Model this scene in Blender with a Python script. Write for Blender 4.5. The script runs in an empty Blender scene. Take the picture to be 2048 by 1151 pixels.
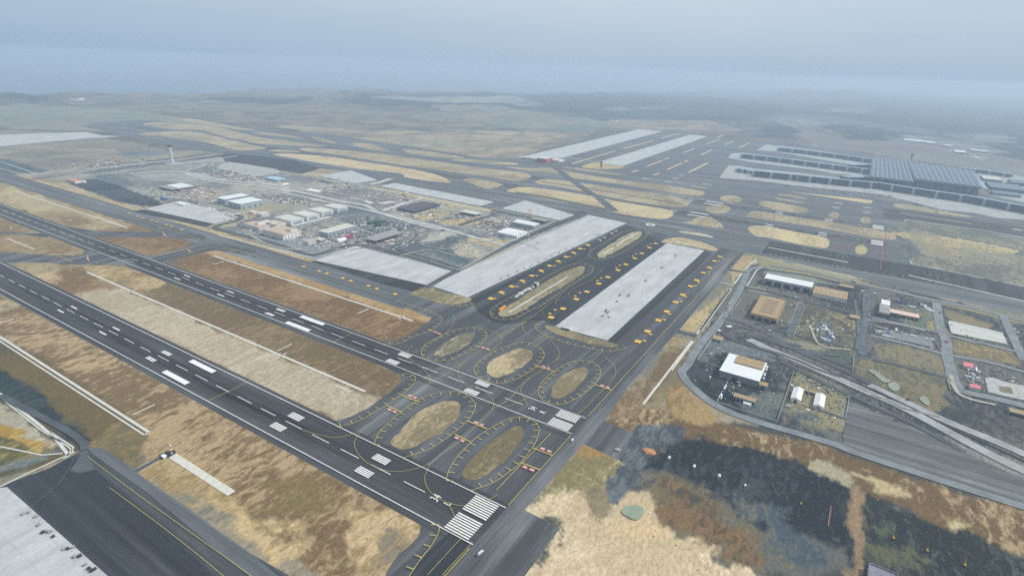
import bpy, bmesh, math, random
import numpy as np
from mathutils import Vector, Matrix, noise as mnoise
from mathutils.geometry import tessellate_polygon
random.seed(11); rng = np.random.default_rng(5)
C = bpy.context.scene.collection
SC = bpy.context.scene
# ---------------------------------------------------------------- camera
# world axes: X = across the runways (v, metres), Y = along the runways (u, metres)
F, PITCH, ROLL, YAW, H, U0, V0 = 1131.0, math.radians(21.33), math.radians(2.12), math.radians(148.74), 432.0, 242.7, 373.6
def camdir(x, y):
    d = ((x-1024)/F, -(y-575.5)/F, -1.0)
    cr, sr = math.cos(ROLL), math.sin(ROLL); d = (cr*d[0]-sr*d[1], sr*d[0]+cr*d[1], d[2])
    a = math.pi/2-PITCH; ca, sa = math.cos(a), math.sin(a)
    d = (d[0], ca*d[1]-sa*d[2], sa*d[1]+ca*d[2])
    cy, sy = math.cos(YAW), math.sin(YAW)
    return Vector((d[0]*sy-d[1]*cy, d[0]*cy+d[1]*sy, d[2]))      # (v, u, z)
def G(x, y, z=0.0):
    """point of the horizontal plane at height z that stands at photo pixel x, y"""
    d = camdir(x, y); t = (H-z)/(-d.z)
    return Vector((d.x*t-V0, d.y*t-U0, z))
cam = bpy.data.cameras.new('camera'); co = bpy.data.objects.new('camera', cam); C.objects.link(co); SC.camera = co
cam.sensor_width = 36; cam.lens = F/2048*36; cam.clip_start = 1; cam.clip_end = 120000
co.location = (-V0, -U0, H)
zx = -camdir(1024, 575.5).normalized(); xx = (camdir(2024, 575.5)-camdir(24, 575.5)).normalized(); yx = zx.cross(xx)
co.rotation_euler = Matrix((xx, yx, zx)).transposed().to_euler()
# ---------------------------------------------------------------- light, sky, exposure
SUN_EL, SUN_DIR = math.radians(42), Vector((0.62, -0.78, 0)).normalized()     # sun stands to the south-east
SC.view_settings.view_transform = 'Standard'; SC.view_settings.look = 'None'
SC.view_settings.exposure = 0.0; SC.view_settings.gamma = 1.0
sun = bpy.data.lights.new('sun', 'SUN'); sun.energy = 3.3; sun.angle = math.radians(1.5); sun.color = (1, .95, .88)
so = bpy.data.objects.new('sun', sun); C.objects.link(so)
sv = Vector((SUN_DIR.x*math.cos(SUN_EL), SUN_DIR.y*math.cos(SUN_EL), math.sin(SUN_EL)))
so.rotation_euler = sv.to_track_quat('Z', 'Y').to_euler(); so.location = (0, 0, 900)
W = bpy.data.worlds.new('World'); SC.world = W; W.use_nodes = True
nt = W.node_tree; nt.nodes.clear()
def N(t, typ, **k):
    n = t.nodes.new(typ)
    for a, b in k.items(): setattr(n, a, b)
    return n
out = N(nt, 'ShaderNodeOutputWorld'); bg = N(nt, 'ShaderNodeBackground'); sky = N(nt, 'ShaderNodeTexSky')
sky.sky_type = 'NISHITA'; sky.sun_disc = False; sky.sun_elevation = SUN_EL
sky.sun_rotation = math.atan2(SUN_DIR.x, SUN_DIR.y); sky.dust_density = 3; sky.altitude = 400
bg.inputs['Strength'].default_value = 0.12
# thin high overcast over the clear-sky model: brighter overhead and towards the sun, blue and dull low in the north
tc = N(nt, 'ShaderNodeTexCoord'); mp = N(nt, 'ShaderNodeMapping'); mp.inputs['Scale'].default_value = (1, 1, 7)
cn = N(nt, 'ShaderNodeTexNoise'); cn.inputs['Scale'].default_value = 2.2; cn.inputs['Detail'].default_value = 7; cn.inputs['Roughness'].default_value = .6
sx = N(nt, 'ShaderNodeSeparateXYZ'); cr = N(nt, 'ShaderNodeValToRGB'); e = cr.color_ramp.elements
K0 = 1/.12
e[0].position = 0; e[0].color = (.44*K0, .585*K0, .765*K0, 1); e[1].position = .5; e[1].color = (.66*K0, .7*K0, .76*K0, 1)
m_ = e.new(.055); m_.color = (.50*K0, .62*K0, .77*K0, 1); m_ = e.new(.105); m_.color = (.62*K0, .70*K0, .79*K0, 1)
ad = N(nt, 'ShaderNodeMath', operation='MULTIPLY_ADD'); ad.inputs[1].default_value = .07; 
sb = N(nt, 'ShaderNodeMath', operation='SUBTRACT'); sb.inputs[1].default_value = .035
dn = N(nt, 'ShaderNodeVectorMath', operation='DOT_PRODUCT'); dn.inputs[1].default_value = (-.52, .854, 0)
mr1 = N(nt, 'ShaderNodeMapRange'); mr1.inputs['From Min'].default_value = -.8; mr1.inputs['From Max'].default_value = .8
mr0 = N(nt, 'ShaderNodeValToRGB'); e_ = mr0.color_ramp.elements
e_[0].position = 0; e_[0].color = (.9,)*3+(1,); e_[1].position = 1; e_[1].color = (.84,)*3+(1,)
for p_, v_ in ((.22, .95), (.42, 1.0), (.58, .98), (.78, .93)):
    q_ = e_.new(p_); q_.color = (v_,)*3+(1,)
mm = N(nt, 'ShaderNodeMix', data_type='RGBA', blend_type='MULTIPLY'); mm.inputs[0].default_value = 1
ct = N(nt, 'ShaderNodeCombineColor'); pw = N(nt, 'ShaderNodeMath', operation='POWER'); pw.inputs[1].default_value = 1.7; pw2 = N(nt, 'ShaderNodeMath', operation='POWER'); pw2.inputs[1].default_value = .62
mx = N(nt, 'ShaderNodeMix', data_type='RGBA'); mx.inputs[0].default_value = .86
K_ = nt.links.new
K_(tc.outputs['Generated'], mp.inputs[0]); K_(mp.outputs[0], cn.inputs['Vector']); K_(tc.outputs['Generated'], sx.inputs[0]); K_(tc.outputs['Generated'], dn.inputs[0])
K_(cn.outputs[0], ad.inputs[0]); K_(sx.outputs[2], ad.inputs[2]); K_(ad.outputs[0], sb.inputs[0]); K_(sb.outputs[0], cr.inputs[0])
K_(dn.outputs['Value'], mr1.inputs['Value']); K_(mr1.outputs[0], mr0.inputs[0]); K_(mr0.outputs[0], pw.inputs[0]); K_(mr0.outputs[0], pw2.inputs[0])
K_(pw.outputs[0], ct.inputs[0]); K_(mr0.outputs[0], ct.inputs[1]); K_(pw2.outputs[0], ct.inputs[2])
K_(cr.outputs[0], mm.inputs[6]); K_(ct.outputs[0], mm.inputs[7]); K_(sky.outputs[0], mx.inputs[6]); K_(mm.outputs[2], mx.inputs[7])
K_(mx.outputs[2], bg.inputs[0]); K_(bg.outputs[0], out.inputs[0])
SC.cycles.use_denoising = False; SC.cycles.volume_bounces = 1; SC.cycles.max_bounces = 6; SC.cycles.volume_max_steps = 256
# ---------------------------------------------------------------- materials
def lin(c):
    return tuple(((v/255)/12.92 if v/255 <= .04045 else ((v/255+.055)/1.055)**2.4) for v in c)
MATS = {}
def mat(name, rgb, rough=.85, var=.12, scale=(.02, .02, .02), detail=6, spec=.3, rgb2=None, bump=0, metal=0, noise2=.25, grid=None, emis=None):
    """procedural paint / stone / metal: base colour broken up by two scales of noise"""
    if name in MATS: return MATS[name]
    m = bpy.data.materials.new(name); m.use_nodes = True; t = m.node_tree; b = t.nodes['Principled BSDF']
    b.inputs['Roughness'].default_value = rough; b.inputs['Specular IOR Level'].default_value = spec; b.inputs['Metallic'].default_value = metal
    g = N(t, 'ShaderNodeNewGeometry'); mpn = N(t, 'ShaderNodeMapping'); mpn.inputs['Scale'].default_value = scale
    no = N(t, 'ShaderNodeTexNoise'); no.inputs['Scale'].default_value = 1; no.inputs['Detail'].default_value = detail; no.inputs['Roughness'].default_value = .62
    t.links.new(g.outputs['Position'], mpn.inputs[0]); t.links.new(mpn.outputs[0], no.inputs['Vector'])
    c1 = lin(rgb); c2 = lin(rgb2) if rgb2 else tuple(min(1, v*(1+var*2.2)) for v in c1)
    c1b = c1 if rgb2 else tuple(v*(1-var*1.6) for v in c1)
    rp = N(t, 'ShaderNodeValToRGB'); e = rp.color_ramp.elements
    e[0].position = .34; e[0].color = (*c1b, 1); e[1].position = .66; e[1].color = (*c2, 1)
    t.links.new(no.outputs[0], rp.inputs[0])
    n2 = N(t, 'ShaderNodeTexNoise'); n2.inputs['Scale'].default_value = noise2; n2.inputs['Detail'].default_value = 4
    t.links.new(g.outputs['Position'], n2.inputs['Vector'])
    mr = N(t, 'ShaderNodeMapRange'); mr.inputs['To Min'].default_value = 1-var; mr.inputs['To Max'].default_value = 1+var
    mr.inputs['From Min'].default_value = .3; mr.inputs['From Max'].default_value = .7
    t.links.new(n2.outputs[0], mr.inputs['Value'])
    mu = N(t, 'ShaderNodeMix', data_type='RGBA', blend_type='MULTIPLY'); mu.inputs[0].default_value = 1
    t.links.new(rp.outputs[0], mu.inputs[6]); t.links.new(mr.outputs[0], mu.inputs[7])
    col = mu.outputs[2]
    if grid:                                                       # joints cast or rolled into the surface
        br = N(t, 'ShaderNodeTexBrick'); br.offset = 0
        br.inputs['Color1'].default_value = (1, 1, 1, 1); br.inputs['Color2'].default_value = (.9, .9, .91, 1); br.inputs['Mortar'].default_value = (grid[3],)*3+(1,)
        br.inputs['Scale'].default_value = 1; br.inputs['Mortar Size'].default_value = grid[2]; br.inputs['Brick Width'].default_value = grid[0]; br.inputs['Row Height'].default_value = grid[1]
        t.links.new(g.outputs['Position'], br.inputs['Vector'])
        m3 = N(t, 'ShaderNodeMix', data_type='RGBA', blend_type='MULTIPLY'); m3.inputs[0].default_value = 1
        t.links.new(col, m3.inputs[6]); t.links.new(br.outputs[0], m3.inputs[7]); col = m3.outputs[2]
    t.links.new(col, b.inputs['Base Color'])
    if bump:
        bp = N(t, 'ShaderNodeBump'); bp.inputs['Distance'].default_value = bump; t.links.new(no.outputs[0], bp.inputs['Height']); t.links.new(bp.outputs[0], b.inputs['Normal'])
    MATS[name] = m; return m
def soil_mat():
    """two soil colours carried by the mesh, mixed in wind- and grader-drawn patches"""
    m = bpy.data.materials.new('soil'); m.use_nodes = True; t = m.node_tree; b = t.nodes['Principled BSDF']
    b.inputs['Roughness'].default_value = .95; b.inputs['Specular IOR Level'].default_value = .1
    a1 = N(t, 'ShaderNodeAttribute', attribute_name='soil_a'); a2 = N(t, 'ShaderNodeAttribute', attribute_name='soil_b')
    g = N(t, 'ShaderNodeNewGeometry')
    def nz(sc, det, rough=.6, dist=0):
        mpn = N(t, 'ShaderNodeMapping'); mpn.inputs['Scale'].default_value = sc
        no = N(t, 'ShaderNodeTexNoise'); no.inputs['Scale'].default_value = 1; no.inputs['Detail'].default_value = det
        no.inputs['Roughness'].default_value = rough; no.inputs['Distortion'].default_value = dist
        t.links.new(g.outputs['Position'], mpn.inputs[0]); t.links.new(mpn.outputs[0], no.inputs['Vector']); return no.outputs[0]
    def mrange(v, a, b_, c=0, d=1):
        r = N(t, 'ShaderNodeMapRange'); r.inputs['From Min'].default_value = a; r.inputs['From Max'].default_value = b_
        r.inputs['To Min'].default_value = c; r.inputs['To Max'].default_value = d; t.links.new(v, r.inputs['Value']); return r.outputs[0]
    n1 = nz((.045, .1, .04), 9, .72, .6)
    n1b = nz((.0035, .005, .004), 5, .6, .8)
    ad = N(t, 'ShaderNodeMath', operation='ADD'); t.links.new(n1, ad.inputs[0]); t.links.new(n1b, ad.inputs[1])
    f = mrange(ad.outputs[0], .955, 1.08)
    mixc = N(t, 'ShaderNodeMix', data_type='RGBA'); t.links.new(f, mixc.inputs[0]); t.links.new(a1.outputs[0], mixc.inputs[6]); t.links.new(a2.outputs[0], mixc.inputs[7])
    n3 = nz((.16, .26, .12), 7, .75, .3); n4 = nz((.0011, .0014, .001), 3)
    v = mrange(n3, .32, .68, .66, 1.34); v2 = mrange(n4, .35, .65, .92, 1.08)
    mm = N(t, 'ShaderNodeMath', operation='MULTIPLY'); t.links.new(v, mm.inputs[0]); t.links.new(v2, mm.inputs[1])
    mu = N(t, 'ShaderNodeMix', data_type='RGBA', blend_type='MULTIPLY'); mu.inputs[0].default_value = 1
    t.links.new(mixc.outputs[2], mu.inputs[6]); t.links.new(mm.outputs[0], mu.inputs[7]); t.links.new(mu.outputs[2], b.inputs['Base Color'])
    bp = N(t, 'ShaderNodeBump'); bp.inputs['Distance'].default_value = .8; bp.inputs['Strength'].default_value = .6
    t.links.new(n3, bp.inputs['Height']); t.links.new(bp.outputs[0], b.inputs['Normal'])
    return m
SOIL = soil_mat()
def asph(name, rgb, along='u', var=.1, dust=.35, dustc=(142, 146, 148)):
    """rolled asphalt: paving lanes, tyre-blackened and dusty bands, patches, sealed joints"""
    m = bpy.data.materials.new(name); m.use_nodes = True; t = m.node_tree; b = t.nodes['Principled BSDF']
    b.inputs['Roughness'].default_value = .82; b.inputs['Specular IOR Level'].default_value = .3
    g = N(t, 'ShaderNodeNewGeometry')
    def nz(sc, det, rough=.6, dist=0.0):
        sc = sc if along == 'u' else (sc[1], sc[0], sc[2])
        mpn = N(t, 'ShaderNodeMapping'); mpn.inputs['Scale'].default_value = sc; no = N(t, 'ShaderNodeTexNoise'); no.inputs['Scale'].default_value = 1
        no.inputs['Detail'].default_value = det; no.inputs['Roughness'].default_value = rough; no.inputs['Distortion'].default_value = dist
        t.links.new(g.outputs['Position'], mpn.inputs[0]); t.links.new(mpn.outputs[0], no.inputs['Vector']); return no.outputs[0]
    def mr(v, a, b_, c=0, d=1):
        r = N(t, 'ShaderNodeMapRange'); r.inputs['From Min'].default_value = a; r.inputs['From Max'].default_value = b_; r.inputs['To Min'].default_value = c; r.inputs['To Max'].default_value = d
        t.links.new(v, r.inputs['Value']); return r.outputs[0]
    def mul(a_, b_):
        n = N(t, 'ShaderNodeMath', operation='MULTIPLY'); t.links.new(a_, n.inputs[0]); t.links.new(b_, n.inputs[1]); return n.outputs[0]
    v = mul(mul(mr(nz((.22, .0015, .1), 5, .65), .3, .7, 1-var*1.3, 1+var*1.3), mr(nz((.03, .012, .03), 7, .7), .3, .7, 1-var, 1+var)), mr(nz((.4, .4, .4), 4, .7), .3, .7, 1-var*.8, 1+var*.8))
    d = mul(mr(nz((.035, .0016, .03), 6, .65, .3), .46, .72), mr(nz((.005, .004, .005), 4, .6), .35, .65, .25, 1))
    mc = N(t, 'ShaderNodeMix', data_type='RGBA'); mc.inputs[6].default_value = (*lin(rgb), 1); mc.inputs[7].default_value = (*lin(dustc), 1)
    t.links.new(mr(d, 0, 1, 0, dust*1.6), mc.inputs[0])
    mu = N(t, 'ShaderNodeMix', data_type='RGBA', blend_type='MULTIPLY'); mu.inputs[0].default_value = 1; t.links.new(mc.outputs[2], mu.inputs[6]); t.links.new(v, mu.inputs[7])
    t.links.new(mu.outputs[2], b.inputs['Base Color']); MATS[name] = m; return m
A_RUN = asph('runway_asphalt', (57, 59, 62), 'u', .16, .28)
A_TAX = asph('taxiway_asphalt', (68, 71, 75), 'v', .14, .62)
A_TAXU = asph('taxiway_asphalt_long', (80, 84, 88), 'u', .1, .4)
A_DARK = asph('fresh_asphalt', (40, 45, 52), 'v', .16, .18)
A_SHO = asph('shoulder_asphalt', (84, 88, 92), 'u', .15, .65)
A_ROAD = mat('dusty_road', (154, 158, 156), .9, .12, (.03, .03, .03), 6)
A_DEV = mat('pale_highway', (178, 180, 174), .9, .1, (.03, .03, .03), 6)
A_NEAR = mat('perimeter_road', (124, 130, 132), .9, .12, (.04, .04, .04), 7)
A_ROADD = mat('service_road_asphalt', (78, 83, 88), .85, .14, (.03, .03, .03), 6)
A_GRAV = mat('gravel_road', (88, 96, 103), .95, .22, (.09, .09, .05), 7, bump=.3)
CONC = mat('apron_concrete', (186, 189, 187), .8, .075, (.012, .05, .02), 9, grid=(22.5, 22.5, .35, .86))
CONC2 = mat('drain_concrete', (205, 204, 196), .85, .06, (.02, .2, .02), 5)
CONC3 = mat('aged_concrete', (158, 162, 160), .88, .1, (.05, .05, .05), 7)
P_WHITE = mat('white_paint', (236, 234, 230), .7, .05, (.4, .4, .4), 4)
P_YEL = mat('yellow_paint', (184, 168, 92), .7, .1, (.3, .3, .3), 4)
P_RED = mat('red_paint', (190, 108, 110), .7, .08, (.3, .3, .3), 4)
P_ORG = mat('orange_sheet', (238, 188, 72), .6, .1, (.3, .3, .3), 4)
# ---------------------------------------------------------------- helpers
def tp(o, ox, oy=0, s=1):
    return o
def px(s, ox=0, oy=0, k=1.0):
    """'x,y x,y ...' read off an enlarged tile of the photograph -> photo pixels"""
    r = []
    for w in s.split():
        a, b = w.split(','); r.append((ox+float(a)/k, oy+float(b)/k))
    return r
def gp(pts, z=0): return [G(x, y, z).to_2d() for x, y in pts]
def uv(s):
    """'u,v u,v ...' in airport metres"""
    return [Vector((float(w.split(',')[1]), float(w.split(',')[0]))) for w in s.split()]
def catmull(p, n=6, closed=True):
    r = []; L = len(p)
    rngk = range(L) if closed else range(L-1)
    for i in rngk:
        if closed: a, b, c, d = p[(i-1) % L], p[i], p[(i+1) % L], p[(i+2) % L]
        else: a, b, c, d = p[max(i-1, 0)], p[i], p[i+1], p[min(i+2, L-1)]
        for k in range(n):
            t = k/n
            r.append(.5*((2*b)+(c-a)*t+(2*a-5*b+4*c-d)*t*t+(3*b-a-3*c+d)*t**3))
    if not closed: r.append(p[-1])
    return r
def resample(p, step, closed=False):
    q = list(p)+([p[0]] if closed else []); r = [q[0].copy()]; acc = 0
    for a, b in zip(q, q[1:]):
        L = (b-a).length
        if L < 1e-6: continue
        s = step-acc
        while s <= L: r.append(a+(b-a)*(s/L)); s += step
        acc = (acc+L) % step
    return r
def rough(p, amp, step, seed=0):
    q = resample(p, step, True); r = []; n = len(q)
    for i, w in enumerate(q):
        d = q[(i+1) % n]-q[i-1]; d = Vector((-d.y, d.x)).normalized() if d.length > 0 else Vector((0, 0))
        r.append(w+d*amp*(mnoise.noise(Vector((w.x*.05, w.y*.05, seed)))*1.6+mnoise.noise(Vector((w.x*.17, w.y*.17, seed+9)))))
    return r
def link(name, me, m, parent=None):
    o = bpy.data.objects.new(name, me); C.objects.link(o)
    if m: me.materials.append(m)
    if parent: o.parent = parent
    return o
def struct(o): o['kind'] = 'structure'; return o
def setsoil(me, a, b):
    for nm, c in (('soil_a', a), ('soil_b', b)):
        at = me.color_attributes.new(nm, 'FLOAT_COLOR', 'POINT'); l = lin(c)
        at.data.foreach_set('color', list((*l, 1))*len(me.vertices))
class MB:
    """collects quads and boxes for ONE mesh"""
    def __init__(s): s.v = []; s.f = []
    def poly(s, pts, z=0):
        b = len(s.v)
        pts = [Vector((p[0], p[1], p[2] if len(p) > 2 else z)) for p in pts]
        s.v += pts; s.f.append(tuple(range(b, b+len(pts))))
    def tess(s, pts, z):
        b = len(s.v); P3 = [Vector((p[0], p[1], 0)) for p in pts]; s.v += [Vector((p[0], p[1], z)) for p in pts]
        for t in tessellate_polygon([P3]):
            a, c, d = (P3[i] for i in t)
            if (c-a).cross(d-a).z < 0: t = (t[0], t[2], t[1])
            s.f.append(tuple(b+i for i in t))
    def quad(s, c, ax, l, w, z):
        ax = Vector(ax).normalized(); n = Vector((-ax.y, ax.x)); c = Vector(c[:2])
        s.poly([c-ax*l/2-n*w/2, c+ax*l/2-n*w/2, c+ax*l/2+n*w/2, c-ax*l/2+n*w/2], z)
    def line(s, pts, w, z, closed=False):
        """a painted or cast band following pts"""
        n = len(pts); L = []; 
        for i, p in enumerate(pts):
            if closed: d = pts[(i+1) % n]-pts[i-1]
            else: d = pts[min(i+1, n-1)]-pts[max(i-1, 0)]
            if d.length < 1e-6: d = Vector((1, 0))
            d = d.normalized(); q = Vector((-d.y, d.x))*w/2
            L.append((p-q, p+q))
        b = len(s.v)
        for a, c in L: s.v += [Vector((a.x, a.y, z)), Vector((c.x, c.y, z))]
        for i in range(n if closed else n-1):
            j = (i+1) % n; s.f.append((b+2*i, b+2*j, b+2*j+1, b+2*i+1))
    def box(s, c, l, w, h, ax=(1, 0), z0=0, top=1.0):
        """box on z0, length l along ax, width w, height h; top<1 tapers it"""
        ax = Vector((ax[0], ax[1])).normalized(); n = Vector((-ax.y, ax.x)); c = Vector((c[0], c[1])); b = len(s.v)
        for k, z in ((1, z0), (top, z0+h)):
            for i, j in ((-1, -1), (1, -1), (1, 1), (-1, 1)):
                p = c+ax*(l/2*i*k)+n*(w/2*j*k); s.v.append(Vector((p.x, p.y, z)))
        for f in ((3, 2, 1, 0), (4, 5, 6, 7), (0, 1, 5, 4), (1, 2, 6, 5), (2, 3, 7, 6), (3, 0, 4, 7)): s.f.append(tuple(b+i for i in f))
    def prism(s, prof, a, b_, up=Vector((0, 0, 1)), cap=True):
        """profile [(x, z)] swept from point a to b_ ; x runs across, z up"""
        d = (b_-a).normalized(); n = Vector((-d.y, d.x, 0)); k = len(prof); b = len(s.v)
        for q in (a, b_):
            for x, z in prof: s.v.append(q+n*x+up*z)
        for i in range(k):
            j = (i+1) % k; s.f.append((b+i, b+k+i, b+k+j, b+j))
        if cap: s.f.append(tuple(b+i for i in range(k))); s.f.append(tuple(b+k+i for i in reversed(range(k))))
    def rod(s, a, b_, r, n=6, r2=None):
        a = Vector(a); b_ = Vector(b_); d = (b_-a).normalized(); x = d.cross(Vector((0, 0, 1)))
        if x.length < .01: x = Vector((1, 0, 0))
        x.normalize(); y = d.cross(x); r2 = r if r2 is None else r2; k = len(s.v)
        for q, rr in ((a, r), (b_, r2)):
            for i in range(n):
                t = 2*math.pi*i/n; s.v.append(q+x*rr*math.cos(t)+y*rr*math.sin(t))
        for i in range(n): j = (i+1) % n; s.f.append((k+i, k+j, k+n+j, k+n+i))
        s.f.append(tuple(k+i for i in reversed(range(n)))); s.f.append(tuple(k+n+i for i in range(n)))
    def build(s, name, m, parent=None):
        me = bpy.data.meshes.new(name); me.from_pydata(s.v, [], s.f)
        bm = bmesh.new(); bm.from_mesh(me); bmesh.ops.recalc_face_normals(bm, faces=bm.faces) if len(s.f) < 60000 and name not in FLAT else None
        bm.to_mesh(me); bm.free(); me.update()
        if s.f and parent is not None and not getattr(s, 'world', False):
            me.transform(Matrix.Translation(-parent.location))
        return link(name, me, m, parent)
FLAT = set()
def sheet(name, pts, z, m, soil=None):
    mb = MB(); mb.tess(pts, z); FLAT.add(name); o = mb.build(name, m); struct(o)
    if soil: setsoil(o.data, *soil)
    return o
def thing(name, label, cat, loc, group=None):
    o = bpy.data.objects.new(name, None); C.objects.link(o); o.location = Vector((loc[0], loc[1], loc[2] if len(loc) > 2 else 0))
    o.empty_display_size = .1
    o['label'] = label; o['category'] = cat
    if group: o['group'] = group
    return o
def tag(o, label, cat, group=None):
    o['label'] = label; o['category'] = cat
    if group: o['group'] = group
    return o
def dup(root, loc, rz=0, label=None, group=None):
    r = root.copy(); C.objects.link(r); r.location = loc; r.rotation_euler = (0, 0, rz)
    if label: r['label'] = label
    if group: r['group'] = group
    for ch in list(root.children):
        c = ch.copy(); C.objects.link(c); c.parent = r
        for g in ch.children:
            d = g.copy(); C.objects.link(d); d.parent = c
    return r
# ---------------------------------------------------------------- ground: one sheet from under the camera to the horizon
ang0 = math.degrees(math.atan2(.52, .854))
angs = np.radians(np.concatenate([np.arange(-56, 56.01, .1), np.arange(59, 301, 3.0)])+ang0)
rad = np.concatenate([[5, 60], 150*np.exp(np.linspace(0, math.log(60000/150), 700))])
na, nr = len(angs), len(rad)
RR, AA = np.meshgrid(rad, angs, indexing='ij')
PX = (RR*np.cos(AA)-V0).ravel(); PY = (RR*np.sin(AA)-U0).ravel()
def wob(x, y, L, seed):
    r = np.random.default_rng(abs(seed)); s = np.zeros_like(x)
    for i in range(7):
        t = r.uniform(0, 6.28); k = 2*math.pi/(L*r.uniform(.5, 1.8)); s += np.sin((x*math.cos(t)+y*math.sin(t))*k+r.uniform(0, 6.28))
    return s/2.6
def inside(x, y, poly):
    r = np.zeros(x.shape, bool); n = len(poly)
    for i in range(n):
        x1, y1 = poly[i]; x2, y2 = poly[(i+1) % n]
        if y1 == y2: continue
        c = ((y1 > y) != (y2 > y)) & (x < (x2-x1)*(y-y1)/(y2-y1)+x1); r ^= c
    return r
SA = np.empty((na*nr, 3)); SB = np.empty((na*nr, 3))
SA[:] = lin((150, 140, 118)); SB[:] = lin((120, 118, 104))
def soil(poly, a, b, warp=8, soft=4, L=60, amt=1.0):
    P = [(p[0], p[1]) for p in poly]; xs = [p[0] for p in P]; ys = [p[1] for p in P]; e = warp*3+soft
    idx = np.nonzero((PX > min(xs)-e) & (PX < max(xs)+e) & (PY > min(ys)-e) & (PY < max(ys)+e))[0]
    if not len(idx): return
    x, y = PX[idx], PY[idx]
    if warp:
        x2 = x+warp*(wob(x, y, L, 3)+.5*wob(x, y, L/3.3, 4)+.3*wob(x, y, L/9, 7)); y = y+warp*(wob(x, y, L, 5)+.5*wob(x, y, L/3.3, 6)+.3*wob(x, y, L/9, 8)); x = x2
    m = np.zeros(len(x)); K = 6 if soft else 1
    for k in range(K):
        t = k*2.4; m += inside(x+soft*math.cos(t)*(.4+.6*k/K), y+soft*math.sin(t)*(.4+.6*k/K), P)
    m = (m/K*amt)[:, None]
    SA[idx] = SA[idx]*(1-m)+np.array(lin(a))*m; SB[idx] = SB[idx]*(1-m)+np.array(lin(b))*m
def sp(s, a, b, ox=0, oy=0, k=1.0, **kw): soil(catmull(gp(px(s, ox, oy, k)), 4), a, b, **kw)
def su(s, a, b, **kw): soil(uv(s), a, b, **kw)
# -- far land
FOR = ((30, 50, 54), (62, 78, 76)); TAN = ((134, 124, 110), (84, 90, 92)); MID = ((78, 78, 78), (116, 108, 98))
far = dict(warp=60, soft=40, L=700)
soil(gp(px('-400,400 -400,190 200,186 700,180 1100,184 2500,190 2500,420 1500,300 600,300')), *MID, **far)
sp('140,200 400,186 700,178 760,182 660,196 690,215 860,230 1000,250 1130,262 1180,270 1020,300 700,265 500,245 300,225 200,215', *TAN, **far)
sp('0,188 40,189 90,198 110,206 60,211 0,209 -200,212 -200,190', (40, 66, 62), (56, 80, 72), warp=25, soft=15, L=300)
sp('0,214 200,216 330,232 420,246 200,262 0,250', (142, 138, 122), (112, 120, 116), warp=30, soft=20, L=400)
sp('360,200 430,195 560,197 620,200 570,209 480,207', *FOR, warp=40, soft=20, L=400)
sp('680,200 760,190 960,190 1040,186 1330,190 1560,212 1500,238 1380,240 1240,240 1120,225 960,222 900,214 760,214', *FOR, warp=50, soft=30, L=600)
sp('1130,232 1260,222 1330,222 1440,228 1520,236 1490,247 1400,245 1300,240 1230,244', (48, 74, 72), (62, 86, 82), warp=30, soft=15, L=500)
sp('720,196 1000,196 1050,204 900,206', (160, 156, 140), (120, 126, 118), warp=50, soft=30, L=500)
sp('1000,232 1180,236 1200,262 1100,260 900,240 960,232', (96, 114, 116), (140, 140, 124), warp=40, soft=25, L=500)
sp('1220,240 1300,240 1440,248 1480,262 1380,262 1220,256', (150, 136, 116), (112, 108, 100), warp=30, soft=15, L=400)
for s in ('1530,222 1640,232 1700,240 1900,260 2060,275 2060,200 1900,205 1700,200', '1648,252 1700,248 1780,262 1870,272 1800,282 1690,276', '1530,254 1570,252 1600,268 1560,276 1530,272', '1780,240 1980,246 2060,262 2060,330 1950,300 1850,262'):
    sp(s, *FOR, warp=40, soft=25, L=600)
for s in ('1536,238 1600,236 1660,250 1620,256 1560,250', '1800,274 1880,276 1960,292 2020,310 1900,306 1800,290', '1895,270 1990,268 2020,284 1960,290', '1640,222 1720,220 1740,226 1660,230', '560,182 640,182 660,190 560,194',
          '800,232 900,222 940,236 960,244 880,238', '1010,204 1060,203 1096,210 1050,213', '985,188 1060,186 1050,192', '1200,220 1300,214 1340,216 1260,222', '1380,192 1500,188 1540,194 1440,196'):
    sp(s, (132, 130, 122), (90, 98, 100), warp=45, soft=30, L=300)
sp('880,214 960,212 1060,222 1120,234 1180,240 1150,250 1040,246 920,238', (140, 132, 116), (104, 106, 102), warp=50, soft=25, L=500)
# airport land behind the far runways
sp('560,250 800,262 1000,262 1130,268 1040,300 990,316 800,290 640,268', (168, 154, 128), (120, 116, 104), warp=25, soft=15, L=300)
sp('800,284 880,282 960,290 900,296 820,292', (120, 128, 118), (170, 160, 134), warp=15, soft=8, L=200)
# -- land left of the control tower
sp('0,262 120,266 240,280 330,300 420,300 440,306 200,330 100,350 0,330', (122, 118, 108), (150, 142, 124), warp=12, soft=8, L=150)
sp('0,318 60,330 110,350 60,352 0,338', (70, 88, 94), (84, 98, 100), warp=8, soft=5)
sp('0,300 60,298 120,300 180,296 240,302 180,312 80,316 0,312', (148, 144, 122), (112, 114, 106), warp=10, soft=6, L=120)
sp('250,306 320,300 340,304 300,314 250,314', (88, 100, 116), (126, 132, 130), warp=6, soft=4)
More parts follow.
